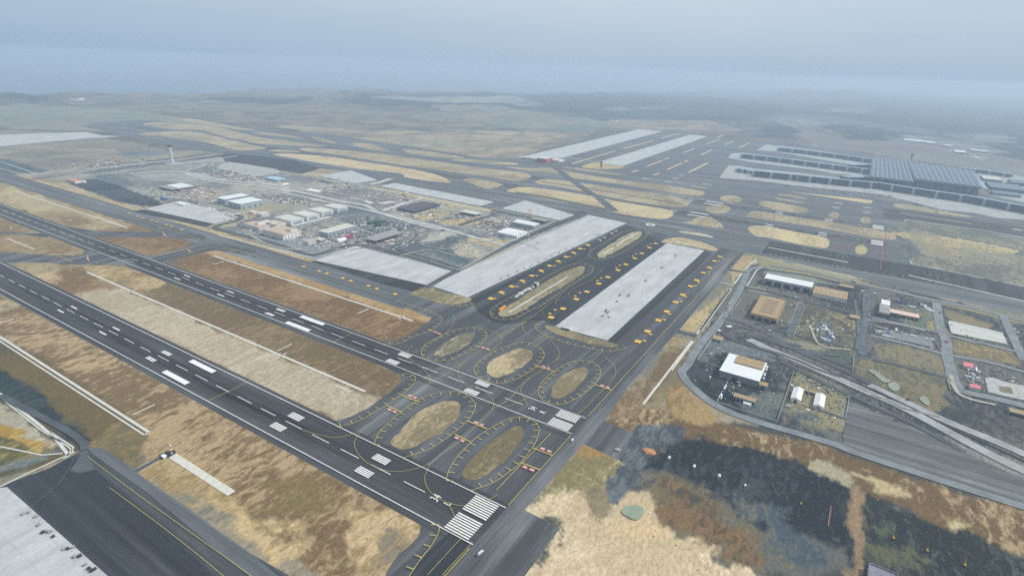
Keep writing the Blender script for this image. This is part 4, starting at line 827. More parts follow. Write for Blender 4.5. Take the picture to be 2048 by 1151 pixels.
# far taxiway guidance (orange-brown lines in the haze)
yf = MB()
for s in ('550,330 552,380 510,400', '640,400 650,360 700,345', '850,350 858,410 800,450', '905,380 900,560', '945,240 945,400 980,490 1020,510', '590,370 590,410', '300,0 340,60', '360,70 450,90 560,130'):
    yf.line(catmull(P(s, 1536, 400, 4), 5, False), 1.2, ZM+.02)
paint('taxiway_line', yf, mat('rust_line', (170, 110, 84), .8))
# ---------------------------------------------------------------- buildings
GLASS = mat('dark_glass', (44, 66, 82), .25, .08, (.2, .2, .2), 3, .6)
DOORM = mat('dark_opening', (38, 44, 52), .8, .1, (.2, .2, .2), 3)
SHUT = mat('grey_shutter', (150, 156, 162), .6, .06, (.5, .5, .5), 3)
W_GREY = mat('grey_cladding', (150, 158, 166), .6, .05, (.3, .3, .05), 4, grid=None); W_PUR = mat('mauve_cladding', (128, 128, 138), .6, .05, (.3, .3, .05), 4)
W_BLUE = mat('pale_blue_cladding', (150, 162, 172), .55, .05, (.3, .3, .05), 4); W_WHITE = mat('white_render', (226, 223, 218), .8, .05, (.2, .2, .2), 4)
W_TAN = mat('sand_cladding', (188, 162, 106), .7, .05, (.3, .3, .05), 4); W_CONC = mat('bare_concrete', (150, 152, 150), .9, .1, (.3, .3, .3), 4)
R_WHITE = mat('white_roof', (226, 230, 228), .5, .04, (.02, .5, .02), 5); R_TAN = mat('tan_roof', (166, 144, 110), .85, .07, (.2, .2, .2), 5)
R_CREAM = mat('cream_roof', (204, 202, 190), .6, .05, (.1, .1, .1), 5); R_TILE = mat('salmon_roof', (192, 174, 156), .85, .06, (.2, .2, .2), 5)
R_PINK = mat('pink_roof', (222, 128, 134), .7, .06, (.2, .2, .2), 4); R_DARK = mat('dark_roof', (84, 82, 90), .9, .1, (.1, .1, .1), 5); R_BLUE = mat('light_blue_roof', (164, 196, 212), .5, .05, (.2, .2, .2), 4)
M_RED = mat('red_enamel', (178, 62, 56), .5, .08); M_YEL = mat('machine_yellow', (214, 166, 58), .5, .08); M_WHITE = mat('white_enamel', (232, 232, 230), .4, .04); M_BLUE = mat('blue_enamel', (52, 92, 150), .5, .08)
M_DARK = mat('dark_steel', (58, 62, 66), .6, .1); M_STEEL = mat('galvanised_steel', (160, 166, 168), .5, .06); M_GREEN = mat('green_canvas', (38, 78, 74), .8, .1); M_PUR = mat('magenta_canvas', (146, 62, 98), .7, .08); RUB = mat('black_rubber', (28, 28, 30), .9, .05)
M_ORANGE = mat('orange_enamel', (214, 122, 62), .6, .08); SKYL = mat('skylight', (206, 216, 214), .3, .05)
def rect(s, ox, oy, k, h):
    q = [G(x, y, h).to_2d() for x, y in px(s, ox, oy, k)]
    a = ((q[1]-q[0])+(q[2]-q[3])).normalized(); a = Vector((round(a.x), round(a.y))) if abs(abs(a.x)-abs(a.y)) > .3 else a; n = Vector((-a.y, a.x)); c = sum(q, Vector((0, 0)))/4
    if (q[3]-q[0]).dot(n) < 0: n = -n
    L = ((q[1]-q[0]).dot(a)+(q[2]-q[3]).dot(a))/2; Wd = ((q[3]-q[0]).dot(n)+(q[2]-q[1]).dot(n))/2
    return c, a, n, abs(L), abs(Wd)
def edges(c, a, n, L, Wd):
    A = c-a*L/2-n*Wd/2; B = c+a*L/2-n*Wd/2; Cc = c+a*L/2+n*Wd/2; D = c-a*L/2+n*Wd/2
    return [(A, B, -n), (B, Cc, a), (Cc, D, n), (D, A, -a)]
def roofprof(kind, w, h, rise):
    if kind == 'gable': return [(-w/2, h), (w/2, h), (w/2, h+.4), (0, h+rise+.4), (-w/2, h+.4)]
    pts = [(w/2*math.cos(t*math.pi/8), h+.3+rise*math.sin(t*math.pi/8)) for t in range(9)]
    return [(-w/2, h), (w/2, h)]+pts
def bldg(name, label, cat, s, ox, oy, k, h, wall=W_GREY, roof=R_WHITE, kind='flat', rise=2, along='L', doors=(), wins=(), group=None, over=.5, sky=0, parapet=0, bays=0, wallname='wall', roofm2=None, units=0):
    c, a, n, L, Wd = rect(s, ox, oy, k, h); t = thing(name, label, cat, (c.x, c.y, 0), group)
    E = edges(c, a, n, L, Wd); mb = MB(); mb.box(c, L-.8, Wd-.8, h, a, 0); mb.build(wallname, wall, t)
    mb = MB()
    if kind == 'flat':
        mb.box(c, L+over, Wd+over, .5, a, h)
        if parapet:
            for P0, P1, nn in E: mb.box((P0+P1)/2-nn*.15, (P1-P0).length+.2, .5, parapet, P1-P0, h+.5)
    else:
        ax, w, l = (a, Wd+over*2, L+over) if along == 'L' else (n, L+over*2, Wd+over)
        mb.prism(roofprof(kind, w, h, rise), Vector((*(c-ax*l/2), 0)), Vector((*(c+ax*l/2), 0)))
    r = mb.build('roof', roof, t)
    for i in range(sky):
        f = (i+.5)/sky-.5; m2 = MB()
        p = c+(a if L > Wd else n)*f*max(L, Wd)*.86; m2.box(p, max(L, Wd)/sky*.16, min(L, Wd)*.5, .4, a if L > Wd else n, h+.5+(rise*.8 if kind != 'flat' else 0)); m2.build('skylight', SKYL, t)
    for i in range(units):
        m2 = MB(); p = c+a*((i+.5)/units-.5)*L*.8+n*random.uniform(-.3, .3)*Wd; m2.box(p, 3.5, 2.6, 1.8, a, h+.5); m2.box(p, 1.6, 1.6, .4, a, h+2.3); m2.build('roof_unit', M_WHITE, t)
    for sd, num, w, hh, m in doors:
        P0, P1, nn = E[sd]
        for i in range(num):
            p = P0+(P1-P0)*((i+.5)/num); m2 = MB(); m2.box(p-nn*.3, w, .5, hh, P1-P0, .05); m2.build('door', m, t)
            if hh > 6:
                m2 = MB(); m2.box(p-nn*.25, w+1.2, .7, .8, P1-P0, hh+.05)
                for q in (-1, 1): m2.box(p-nn*.25+(P1-P0).normalized()*q*(w/2+.35), .6, .7, hh, P1-P0, .05)
                m2.build('door_frame', M_STEEL, t)
    for sd, num, rows, w, hh, z0, dz in wins:
        P0, P1, nn = E[sd]
        for j in range(rows):
            for i in range(num):
                p = P0+(P1-P0)*((i+.5)/num); m2 = MB(); m2.box(p-nn*.35, w, .3, hh, P1-P0, z0+j*dz); m2.build('window', GLASS, t)
    return t, c, a, n, L, Wd
K = 6.394
# ---- plots on the right
t, c, a, n, L, Wd = bldg('hangar', 'large grey hangar with broad white roof, raised tan centre roof and dark doorway', 'hangar', '380,385 885,525 985,290 500,172', 1380, 680, K, 11, W_PUR, R_WHITE, doors=((0, 1, 1, 1, DOORM),), over=1)
mb = MB(); mb.box(c+a*L*.1+n*Wd*.26, L*.72, Wd*.4, 2, a, 11.5); rr = mb.build('raised_roof', R_TAN, t); rr['label'] = 'tan raised roof'
for q in (-.18, .2):
    mb = MB(); mb.box(c+a*L*(.1+q)+n*Wd*.3, 6, 4, .4, a, 13.5); mb.build('skylight', SKYL, rr)
mb = MB(); mb.box(c-a*L*.09-n*(Wd/2-.3), 7, .5, 6, a, .05); mb.build('door', DOORM, t)
for i in range(9):
    mb = MB(); mb.box(c+a*L*((i+.5)/9-.5)-n*(Wd/2-.35), 2.6, .3, 1, a, 9); mb.build('window', GLASS, t)
bldg('shed', 'small tan roofed grey shed attached to corner of the large white roofed hangar', 'shed', '885,570 990,590 1000,555 895,520', 1380, 680, K, 6, W_GREY, R_TAN, doors=((0, 1, 5, 4, DOORM),), wins=((0, 2, 1, 1.5, 1, 4.2, 0),))
bldg('shed', 'long narrow tan roofed shed in dark yard before the large hangar', 'shed', '550,705 840,800 845,750 575,670', 1380, 680, K, 5, W_GREY, R_TAN, doors=((0, 6, 3, 3.2, DOORM),))
bldg('shed', 'long thin tan roofed shed behind the two white tents', 'shed', '1420,625 1720,712 1720,690 1400,600', 1380, 680, K, 4, W_GREY, R_TAN, doors=((0, 5, 2.5, 2.6, DOORM),))
bldg('site_tent', 'white gabled tent hangar, the one nearer the large hangar', 'tent', '1290,740 1420,775 1445,635 1330,600', 1380, 680, K, 5, M_WHITE, M_WHITE, 'gable', 3, 'W', doors=((0, 1, 3.5, 3.8, DOORM),), group='pair of white gabled tents')
bldg('site_tent', 'white gabled tent hangar at right end of the tan shed', 'tent', '1580,825 1705,865 1735,710 1610,685', 1380, 680, K, 5, M_WHITE, M_WHITE, 'gable', 3, 'W', doors=((0, 1, 3.5, 3.8, DOORM),), group='pair of white gabled tents')
bldg('hangar', 'long white roofed grey hangar with five dark arched bay doors', 'hangar', '830,225 1430,355 1455,290 860,168', 1400, 520, K, 14, W_BLUE, R_WHITE, doors=((0, 5, 13, 8.5, DOORM),), over=.6)
bldg('office_building', 'tan flat roofed annex with white roof units beside the five bay hangar', 'building', '1440,400 1880,520 1890,420 1475,320', 1400, 520, K, 8, W_WHITE, R_TAN, wins=((0, 14, 2, 2.2, 1.4, 1.4, 3.4),), units=9)
t, c, a, n, L, Wd = bldg('workshop', 'tan workshop hall with long roof slots and four dark gate bays', 'workshop', '648,680 985,760 1097,540 795,425', 1400, 520, K, 10, W_TAN, R_TAN, doors=((0, 4, 9, 7, DOORM),), parapet=1.1)
for i in range(6):
    mb = MB(); mb.box(c-n*Wd*.3+n*Wd*.12*i, L*.5, 1.4, .6, a, 10.5); mb.build('roof_slot', M_DARK, t)
for i in range(4):
    mb = MB(); mb.box(c+n*Wd*.43+a*(i*4-8), 2.6, 2.2, 1.6, a, 10.5); mb.build('roof_unit', M_WHITE, t)
bldg('depot', 'long depot with white and rust streaked roof above dark bays', 'depot', '475,375 810,445 812,405 470,335', 1700, 560, 5.873, 7, W_CONC, mat('rust_white_roof', (226, 222, 216), .6, .05, (.5, .02, .02), 5, rgb2=(222, 170, 140)), doors=((0, 7, 5, 4.5, DOORM),))
bldg('depot', 'squat grey concrete depot block at left end of the rust streaked roof', 'depot', '335,375 470,395 470,290 360,275', 1700, 560, 5.873, 8, W_CONC, W_CONC, doors=((0, 3, 6, 4, DOORM),), units=5)
bldg('depot', 'white roofed depot hall behind the grey concrete block', 'depot', '370,285 470,295 470,240 370,228', 1700, 560, 5.873, 9, W_CONC, R_WHITE, doors=((0, 2, 5, 4, DOORM),))
bldg('site_office', 'pink roofed site office near the road junction, the farther of two', 'office', '1340,1000 1450,1030 1440,980 1330,960', 1700, 560, 5.873, 5, W_WHITE, R_PINK, 'gable', 1.2, wins=((0, 5, 1, 1.4, 1.2, 1.6, 0),))
bldg('site_office', 'pink roofed site office near the road bend, the nearer of two', 'office', '1410,425 1525,455 1530,420 1405,390', 1700, 700, 5.873, 5, W_WHITE, R_PINK, 'gable', 1.2, wins=((0, 5, 1, 1.4, 1.2, 1.6, 0),))
bldg('shed', 'flat tan roofed shed cut by the right edge below the light road', 'shed', '1880,715 2080,770 2080,725 1865,672', 1700, 700, 5.873, 5, W_GREY, R_TAN, doors=((0, 5, 4, 3.2, DOORM),))
t, c, a, n, L, Wd = bldg('pump_house', 'white walled pump house with open dark roof pit at bottom edge', 'building', '1725,1165 1787,1190 1803,1155 1748,1128', 0, 0, 1, 6, W_WHITE, mat('grey_lilac_roof', (128, 128, 140), .8), parapet=1.4, over=.2, doors=((0, 1, 3, 3, DOORM),))
bldg('gatehouse', 'low tan roofed gatehouse beside the grey service road', 'shed', '160,1000 280,1030 300,985 180,960', 1400, 520, K, 4, W_GREY, R_TAN, doors=((0, 2, 2.5, 2.4, DOORM),), wins=((1, 2, 1, 1.2, 1, 1.4, 0),))
bldg('guard_hut', 'small tan roofed hut at right side of the dirt road', 'shed', '1910,730 2040,750 2046,715 1925,690', 1400, 520, K, 4, W_GREY, R_TAN, doors=((0, 4, 2, 2.5, DOORM),))
bldg('canopy', 'narrow tan canopy near the roundabout by the taxiway road', 'canopy', '1780,325 1960,360 1965,330 1790,300', 1400, 520, K, 5, W_GREY, R_TAN, doors=((0, 6, 3, 3.4, DOORM),))
for i, (s, lb) in enumerate((('345,75 365,85 400,80 378,68', 'white roofed guard cabin by the loop road, farther from the gatehouse'), ('225,128 245,137 272,130 250,120', 'white roofed guard cabin by the fence, nearer the gatehouse'))):
    q = s.replace(',', ' ').split(); s2 = ' '.join('%g,%g' % (float(q[2*j])+0, float(q[2*j+1])+770) for j in range(4))
    bldg('guard_cabin', lb, 'cabin', s2, 1400, 520, K, 3.5, W_GREY, M_WHITE, doors=((0, 1, 1.2, 2.2, DOORM),), wins=((1, 1, 1, 1, .8, 1.5, 0),), over=1)
# ---- central development area
bldg('warehouse', 'tall grey warehouse with white roof on dark band, left of a pair', 'warehouse', '105,170 240,190 470,122 360,98', 420, 370, K, 17, W_BLUE, R_WHITE, doors=((0, 2, 4, 5, DOORM),), over=2, rise=0)
bldg('warehouse', 'wide grey warehouse with cream white roof, right of a pair', 'warehouse', '240,205 385,248 665,190 520,150', 420, 370, K, 16, W_BLUE, R_WHITE, doors=((1, 4, 4, 5, DOORM), (0, 3, 4, 5, DOORM)))
bays = (('830,410 1025,465 1195,425 1000,370', 'first white hangar bay of the stepped row, nearest the offices'), ('1055,360 1230,405 1395,370 1215,320', 'second white hangar bay of the stepped row'), ('1255,310 1425,350 1580,315 1400,275', 'third white hangar bay of the stepped row'), ('1450,260 1620,300 1760,275 1590,232', 'fourth white hangar bay of the stepped row, nearest the highway'))
for s, lb in bays:
    bldg('hangar', lb, 'hangar', s, 420, 370, K, 12, mat('white_cladding', (206, 210, 212), .55, .04), R_CREAM, doors=((1, 1, 26, 7, W_GREY),), group='stepped row of white hangar bays', sky=4, over=.4)
bldg('canopy', 'long tan loading canopy along the stepped white hangars', 'canopy', '1060,522 1075,532 1540,405 1500,400', 420, 370, K, 6, W_GREY, R_CREAM)
bldg('warehouse', 'long cream roofed warehouse with bright clerestory band', 'warehouse', '1400,585 1510,620 1850,520 1750,485', 420, 370, K, 12, W_GREY, R_CREAM, doors=((1, 7, 3.5, 4.5, DOORM),), wins=((1, 16, 1, 3, 1.6, 9, 0),), over=.6)
offw = lambda sd, nn, r: (sd, nn, r, 3, 1.7, 1.4, 3.8)
bldg('office_building', 'salmon roofed white office wing at left of the office cluster', 'office', '430,495 630,545 770,510 560,455', 420, 370, K, 10, W_WHITE, R_TILE, wins=(offw(0, 12, 2), offw(1, 7, 2)), parapet=.8)
bldg('office_building', 'salmon roofed white office block with tall bright end wall facing the apron', 'office', '700,580 975,645 1140,570 870,510', 420, 370, K, 14, W_WHITE, R_TILE, wins=(offw(0, 14, 3), offw(1, 5, 3)), parapet=.8)
bldg('office_building', 'white office wing joined to the stepped hangar row', 'office', '740,470 830,520 940,480 850,440', 420, 370, K, 12, W_WHITE, R_TILE, wins=(offw(0, 5, 2), offw(1, 6, 2)), parapet=.8)
bldg('stair_tower', 'narrow white stair tower rising between the office wings', 'tower', '600,480 620,488 750,450 730,436', 420, 370, K, 16, W_WHITE, R_CREAM, wins=(offw(1, 5, 3),))
bldg('stair_tower', 'small white stair tower at the foot of the office wing', 'tower', '770,480 800,490 830,465 800,455', 420, 370, K, 16, W_WHITE, R_CREAM, wins=((0, 2, 3, 1.6, 1.7, 1.4, 3.8),))
bldg('plant_house', 'white plant room on top terrace of the tall office block', 'building', '985,560 1010,575 1130,565 1060,535', 420, 370, K, 19, W_WHITE, R_TILE)
bldg('site_office', 'white cube office between the warehouses and the office wings', 'office', '600,360 665,375 750,355 690,330', 420, 370, K, 9, W_WHITE, R_CREAM, wins=(offw(1, 4, 2), offw(0, 3, 2)))
bldg('site_office', 'low tan sided office left of the white cube office', 'office', '500,340 570,355 605,335 540,320', 420, 370, K, 7, mat('beige_render', (206, 184, 160), .8), R_CREAM, wins=(offw(0, 4, 1),))
bldg('site_office', 'small white annex with salmon roof nearest the long warehouse end', 'office', '1195,710 1260,730 1355,695 1290,680', 420, 370, K, 9, W_WHITE, R_TILE, wins=(offw(1, 5, 2), offw(0, 3, 2)))
bldg('site_office', 'small cream roofed annex right of the salmon roofed annex', 'office', '1355,690 1410,705 1480,690 1400,665', 420, 370, K, 7, W_GREY, R_CREAM, wins=(offw(1, 4, 1),))
bldg('site_tent', 'white arched tent beside the magenta tent', 'tent', '1620,710 1660,725 1730,690 1690,675', 420, 370, K, 3, M_WHITE, M_WHITE, 'arch', 4, 'W')
bldg('site_tent', 'magenta arched tent by the long warehouse', 'tent', '1720,680 1760,690 1810,650 1770,640', 420, 370, K, 3, M_PUR, M_PUR, 'arch', 4, 'W')
def frame(label, s, ox, oy, k, h, nx, ny, roof=W_CONC):
    c, a, n, L, Wd = rect(s, ox, oy, k, h); t = thing('concrete_frame', label, 'building shell', (c.x, c.y, 0))
    mb = MB(); mb.box(c, L, Wd, .7, a, h); mb.build('roof_slab', roof, t)
    mb = MB(); mb.box(c, L*.8, Wd*.6, h-.3, a, 0); mb.build('slab_shade', M_DARK, t)  # dark box added beneath the slab, standing in for the shade there
    for i in range(nx):
        for j in (0, ny-1):
            p = c+a*L*((i+.5)/nx-.5)+n*Wd*((j+.5)/ny-.5)*.98; m2 = MB(); m2.box(p, .9, .9, h, a, 0); m2.build('column', W_CONC, t)
frame('unfinished concrete frame with pale roof slab by the masts', '580,680 725,725 1040,600 920,570', 640, 370, K, 9, 7, 9)
frame('low concrete shell with white slab beyond the bare plot', '1795,340 1990,380 2046,365 1880,305', 640, 370, K, 7, 8, 4, R_CREAM)
frame('scaffolded grey shell under the yellow tower crane', '1160,365 1330,402 1395,388 1230,350', 880, 380, K, 9, 9, 3)
frame('open steel shed at left of the dark field', '370,592 530,640 620,625 470,575', 260, 280, K, 7, 6, 4)
bldg('depot', 'broad brown black roofed depot with blue glazed corner', 'depot', '1020,300 1210,340 1530,250 1290,205', 640, 370, K, 6, GLASS, R_DARK, parapet=.6)
bldg('workshop', 'white roofed workshop with glazed side left of the tall warehouses', 'workshop', '480,580 620,620 830,580 620,550', 260, 280, K, 9, W_GREY, R_WHITE, doors=((1, 8, 5, 6, GLASS),), over=1)
bldg('warehouse', 'light blue roofed warehouse by the patterned concrete field', 'warehouse', '1740,482 1900,520 1970,490 1830,458', 260, 280, K, 7, W_BLUE, R_BLUE, doors=((1, 1, 5, 4, DOORM),))
bldg('shed', 'small white roofed shed at far corner of the left concrete apron', 'shed', '590,805 690,835 750,815 640,782', 260, 280, K, 4, W_WHITE, R_WHITE, doors=((1, 1, 4, 3, DOORM),))
bldg('site_tent', 'white tent hall with ribbed glazed front beside the grey perimeter road', 'tent', '760,535 940,585 1130,545 880,475', 880, 380, K, 8, M_WHITE, M_WHITE, 'gable', 2.5, 'L', doors=((0, 9, 2.4, 5, GLASS),))
bldg('hangar', 'white arched roof hangar behind the tent hall', 'hangar', '945,412 1205,462 1275,428 1000,380', 880, 380, K, 10, W_GREY, R_WHITE, 'arch', 3.5, 'L', doors=((0, 4, 8, 5, SHUT),), wins=((1, 3, 2, 2, 1.5, 1.5, 3.5),))
bldg('fire_station', 'white walled station with orange roof edge beside the taxiway tunnel', 'building', '860,565 960,590 1035,578 930,545', 0, 270, K, 9, W_WHITE, mat('orange_roof', (206, 148, 118), .8), doors=((0, 5, 3.4, 5, DOORM),))
bldg('substation', 'small pale block right of the orange edged station', 'building', '1040,590 1060,597 1098,588 1075,578', 0, 270, K, 5, W_WHITE, R_CREAM, doors=((0, 1, 3, 2.4, DOORM),))
bldg('storage_shed', 'low blue tarpaulin covered shed at corner of the dark field', 'shed', '400,745 440,755 480,745 440,725', 260, 280, K, 4, M_BLUE, M_BLUE, doors=((0, 1, 3, 2.6, DOORM),))
for i, (s, lb) in enumerate((('690,470 730,490 820,465 760,435', 'dark green canvas tent, largest of the three by the concrete frame'), ('700,510 720,525 790,505 760,495', 'dark green canvas tent nearest the concrete frame'), ('620,480 640,492 675,475 650,465', 'dark green canvas tent, smallest and leftmost of the three'))):
    bldg('storage_tent', lb, 'tent', s, 640, 370, K, 4, M_GREEN, M_GREEN, 'gable', 2.5, group='dark green canvas tents')
# ---- tower
def control_tower(label, x, y, h, rb, rt, rc, wallm, base=None, ht=11):
    g = G(x, y); t = thing('control_tower', label, 'control tower', (g.x, g.y, 0))
    if base:
        mb = MB(); mb.rod((g.x, g.y, 0), (g.x, g.y, 5), base, 18, base*.92); mb.build('podium', CONC3, t)
    mb = MB(); mb.rod((g.x, g.y, 0), (g.x, g.y, h-ht), rb, 12, rt); mb.build('shaft', wallm, t)
    mb = MB(); mb.rod((g.x, g.y, h-ht), (g.x, g.y, h-ht+4), rt, 12, rc); mb.rod((g.x, g.y, h-ht+4), (g.x, g.y, h-ht+5), rc, 12); ga = mb.build('gallery', M_DARK, t)
    mb = MB(); mb.rod((g.x, g.y, h-ht+5), (g.x, g.y, h-2.4), rc*.78, 12, rc*.95); mb.build('cab_window', GLASS, t)
    mb = MB(); mb.rod((g.x, g.y, h-2.4), (g.x, g.y, h-1), rc, 12, rc*.8); rf = mb.build('roof', M_DARK, t)
    mb = MB(); mb.rod((g.x, g.y, h-1), (g.x, g.y, h+7), .35, 5); mb.build('antenna', M_STEEL, rf)
def hfor(x, y, yt):
    g = G(x, y); lo, hi = 0, 200
    for _ in range(40):
        m = (lo+hi)/2; d = Vector((g.x+V0, g.y+U0, m-H)); R = co.rotation_euler.to_matrix(); q = R.transposed() @ d; py = 575.5-q.y/(-q.z)*F
        if py > yt: lo = m
        else: hi = m
    return lo
control_tower('tall white control tower on round podium above the taxiway underpass', 345, 328, hfor(345, 328, 289), 7, 5.8, 9, mat('tower_concrete', (190, 192, 190), .8, .05), 34)
control_tower('small dark apron tower on sandy corner of the far concrete apron', 1202, 335, hfor(1202, 335, 322.5), 3.6, 3.2, 6.5, M_DARK, ht=9)
control_tower('slim dark tower standing behind the terminal roof', 1822, 319, hfor(1822, 319, 306.5), 4, 4, 7, M_DARK, ht=12)
# ---------------------------------------------------------------- terminal
R_TERM = mat('ribbed_metal_roof', (104, 120, 138), .45, .05, (.01, .1, .02), 5); R_TERM2 = mat('pale_roof_strip', (146, 164, 178), .45, .05, (.01, .1, .02), 4)
TG = mat('terminal_glass', (22, 46, 66), .25, .12, (.02, .02, .3), 4, .6)
def vault_roof(corners, h, nv, amp, m, parent, name='roof'):
    """bilinear roof patch: corners left-front, right-front, right-back, left-back; vaults run front to back"""
    q = [G(x, y, h).to_2d() for x, y in corners]; mb = MB(); nu = nv*6; nw = 2; rows = []
    for j in range(nw+1):
        r = []
        for i in range(nu+1):
            s, t_ = i/nu, j/nw; p = (q[0]*(1-s)+q[1]*s)*(1-t_)+(q[3]*(1-s)+q[2]*s)*t_
            r.append(Vector((p.x, p.y, h+amp*abs(math.sin(math.pi*s*nv))**.7)))
        rows.append(r)
    for j in range(nw):
        for i in range(nu): mb.poly([rows[j][i], rows[j][i+1], rows[j+1][i+1], rows[j+1][i]])
    for i in range(nu): mb.poly([rows[0][i], rows[0][i+1], rows[0][i+1]-Vector((0, 0, rows[0][i+1].z-h+3)), rows[0][i]-Vector((0, 0, rows[0][i].z-h+3))])
    for i in (0, nu): mb.poly([rows[0][i], rows[nw][i], rows[nw][i]-Vector((0, 0, 4)), rows[0][i]-Vector((0, 0, 4))])
    mb.tess([q[0], q[1], q[2], q[3]], h-3)
    return mb.build(name, m, parent), q
TH = 36
g0 = G(1845, 375); term = thing('terminal', 'huge terminal with grey blue ribbed vault roof and long glazed piers', 'terminal', (g0.x, g0.y, 0))
r1, q1 = vault_roof([(1739, 353.7), (1828, 364.7), (1813, 321.6), (1744.4, 315.4)], TH, 9, 5, R_TERM, term)
r2, q2 = vault_roof([(1829.5, 358.5), (1966, 375.6), (1947, 342), (1814, 323.5)], TH, 12, 5, R_TERM, term)
mb = MB(); q = G(1978, 377, TH).to_2d(); mb.poly([(*q2[1], TH+.6), (*q, TH-4), (*q2[2], TH+.4)]); mb.build('roof_wing', R_TERM2, term)
for qq in (q1, q2):
    cc = sum(qq, Vector((0, 0)))/4; mb = MB()
    for i in range(4):
        a_, b_ = qq[i], qq[(i+1) % 4]; a_ = cc+(a_-cc)*.93; b_ = cc+(b_-cc)*.93; mb.poly([(*a_, 0), (*b_, 0), (*b_, TH-3), (*a_, TH-3)])
    mb.build('glass_wall', TG, term)
for qq, nn in ((q1, 5), (q2, 9)):
    for i in range(nn):
        p = qq[0]+(qq[1]-qq[0])*((i+.5)/nn); cc = sum(qq, Vector((0, 0)))/4; p = p+(cc-p)*.04
        mb = MB(); mb.rod((p.x, p.y, 0), (p.x, p.y, TH-3), 1.5, 6); mb.build('column', R_TERM2, term)
for i in range(14):
    s, t_ = random.choice((.2, .78, .95)), random.uniform(.05, .9); p = (q1[0]*(1-s)+q1[1]*s)*(1-t_)+(q1[3]*(1-s)+q1[2]*s)*t_
    mb = MB(); mb.box(p, 26, 8, 2.4, (0, 1), TH+5); mb.build('roof_vent', M_DARK, r1)
def pier(label, s, ox, oy, k, h, w, nb, t0=.04, t1=.97):
    p = [G(x, y, h) for x, y in px(s, ox, oy, k)]; m_ = sum((Vector((q.x, q.y)) for q in p), Vector((0, 0)))/len(p)
    t = thing('terminal_pier', label, 'pier', (m_.x, m_.y, 0)); P2 = [q.to_2d() for q in p]
    mb = MB(); mb.line(P2, w, h+1.2); mb.line(P2, w, h-.6)
    for a_, b_ in zip(P2, P2[1:]): mb.box((a_+b_)/2, (b_-a_).length, w+.4, 1.7, b_-a_, h-.55)
    mb.build('roof', R_TERM2, t)
    mb = MB()
    for a_, b_ in zip(P2, P2[1:]): mb.box((a_+b_)/2, (b_-a_).length-2, w*.95, h-.7, b_-a_, 0)
    mb.build('glass_wall', TG, t)
    Ltot = sum((b_-a_).length for a_, b_ in zip(P2, P2[1:]))
    rs = resample(P2, Ltot/(nb+.5))
    for i, q in enumerate(rs[:nb+1]):
        d = (P2[-1]-P2[0]).normalized(); n_ = Vector((-d.y, d.x)); n_ = -n_ if n_.x > 0 else n_
        mb = MB(); mb.box(q+n_*(w*.5+4), 9, 14, h+.6, d, 0); br = mb.build('boarding_tower', R_TERM2, t)
        mb = MB(); e = q+n_*(w*.5+24); mb.box((q+n_*(w*.5+11)+e)/2, 30, 3, 3, n_+d*.5, 5); mb.box(e+d*6, 6, 5, 4, d, 4.5); mb.rod((e.x+d.x*6, e.y+d.y*6, 0), (e.x+d.x*6, e.y+d.y*6, 5), .8, 5); mb.build('jet_bridge', M_STEEL, br)
    return P2
pier('nearest long glazed pier with thin pale roof along the apron', '440,455 1000,510 1600,572 2046,610 2640,700 3200,778 3890,905 4200,965', 1440, 270, K, 26, 21, 13)
pier('middle glazed pier left of the terminal roof', '290,242 700,285 1040,328 1450,382 1930,440', 1440, 270, K, 23, 20, 9)
pier('farthest glazed pier left of the terminal roof', '760,160 1100,195 1500,245 1945,308', 1440, 270, K, 23, 20, 6)
pier('glazed pier running out right behind the terminal roof', '1240,418 1560,448 1900,498', 1728, 270, K, 18, 30, 3)
pier('short glazed cross pier at left tip of the nearest pier', '250,425 440,458', 1440, 270, K, 16, 34, 2)
for s, lb in (('1800,560 1860,575 1930,500 1880,480', 'stepped glazed link between the nearest and middle piers'), ('1830,400 1880,408 1940,355 1880,345', 'stepped glazed link between the middle and farthest piers')):
    bldg('link_building', lb, 'building', s, 1440, 270, K, 14, TG, R_TERM2, wins=())
for s, lb, hh in (('1500,550 1750,585 1765,545 1510,515', 'long pale parking block right of the terminal', 12), ('1560,650 2010,720 2040,640 1600,600', 'dark multi storey parking block right of the terminal', 14), ('1640,745 1980,770 1990,740 1650,705', 'low grey parking deck close to the roof wing', 9), ('1850,600 2046,625 2060,590 1870,570', 'dark parking block farther right of the terminal', 12)):
    bldg('parking_block', lb, 'parking garage', s, 1728, 270, K, hh, M_DARK if 'dark' in lb else W_CONC, R_TERM if 'pale' not in lb else R_CREAM, wins=((0, 8, 2, 9, 1.6, 2, 4),), parapet=1)
bldg('warehouse', 'bright white roofed warehouse beyond the terminal roof', 'warehouse', '1150,210 1310,228 1300,205 1160,190', 1728, 270, K, 10, W_GREY, M_WHITE, doors=((0, 4, 6, 5, DOORM),))
for i, s in enumerate(('500,60 640,75 640,60 520,45', '660,78 760,88 770,75 680,62', '780,92 900,105 920,92 800,80', '1040,130 1130,142 1140,130 1060,118', '1340,185 1450,198 1460,186 1360,174', '1500,205 1570,214 1580,204 1510,196')):
    lbs = ('longest white hall of the hillside works, at its left end', 'second white hall of the hillside works from the left', 'third white hall of the hillside works, above the dark slope', 'white hall on the slope between hillside works and white warehouse', 'white shed right of the bright white warehouse', 'rightmost small white shed beyond the terminal')
    bldg('works_hall', lbs[i], 'hall', s, 1728, 270, K, 9, W_GREY, R_WHITE, 'gable', 2.5, doors=((0, 3, 5, 4, DOORM),), group='white halls beyond the terminal')
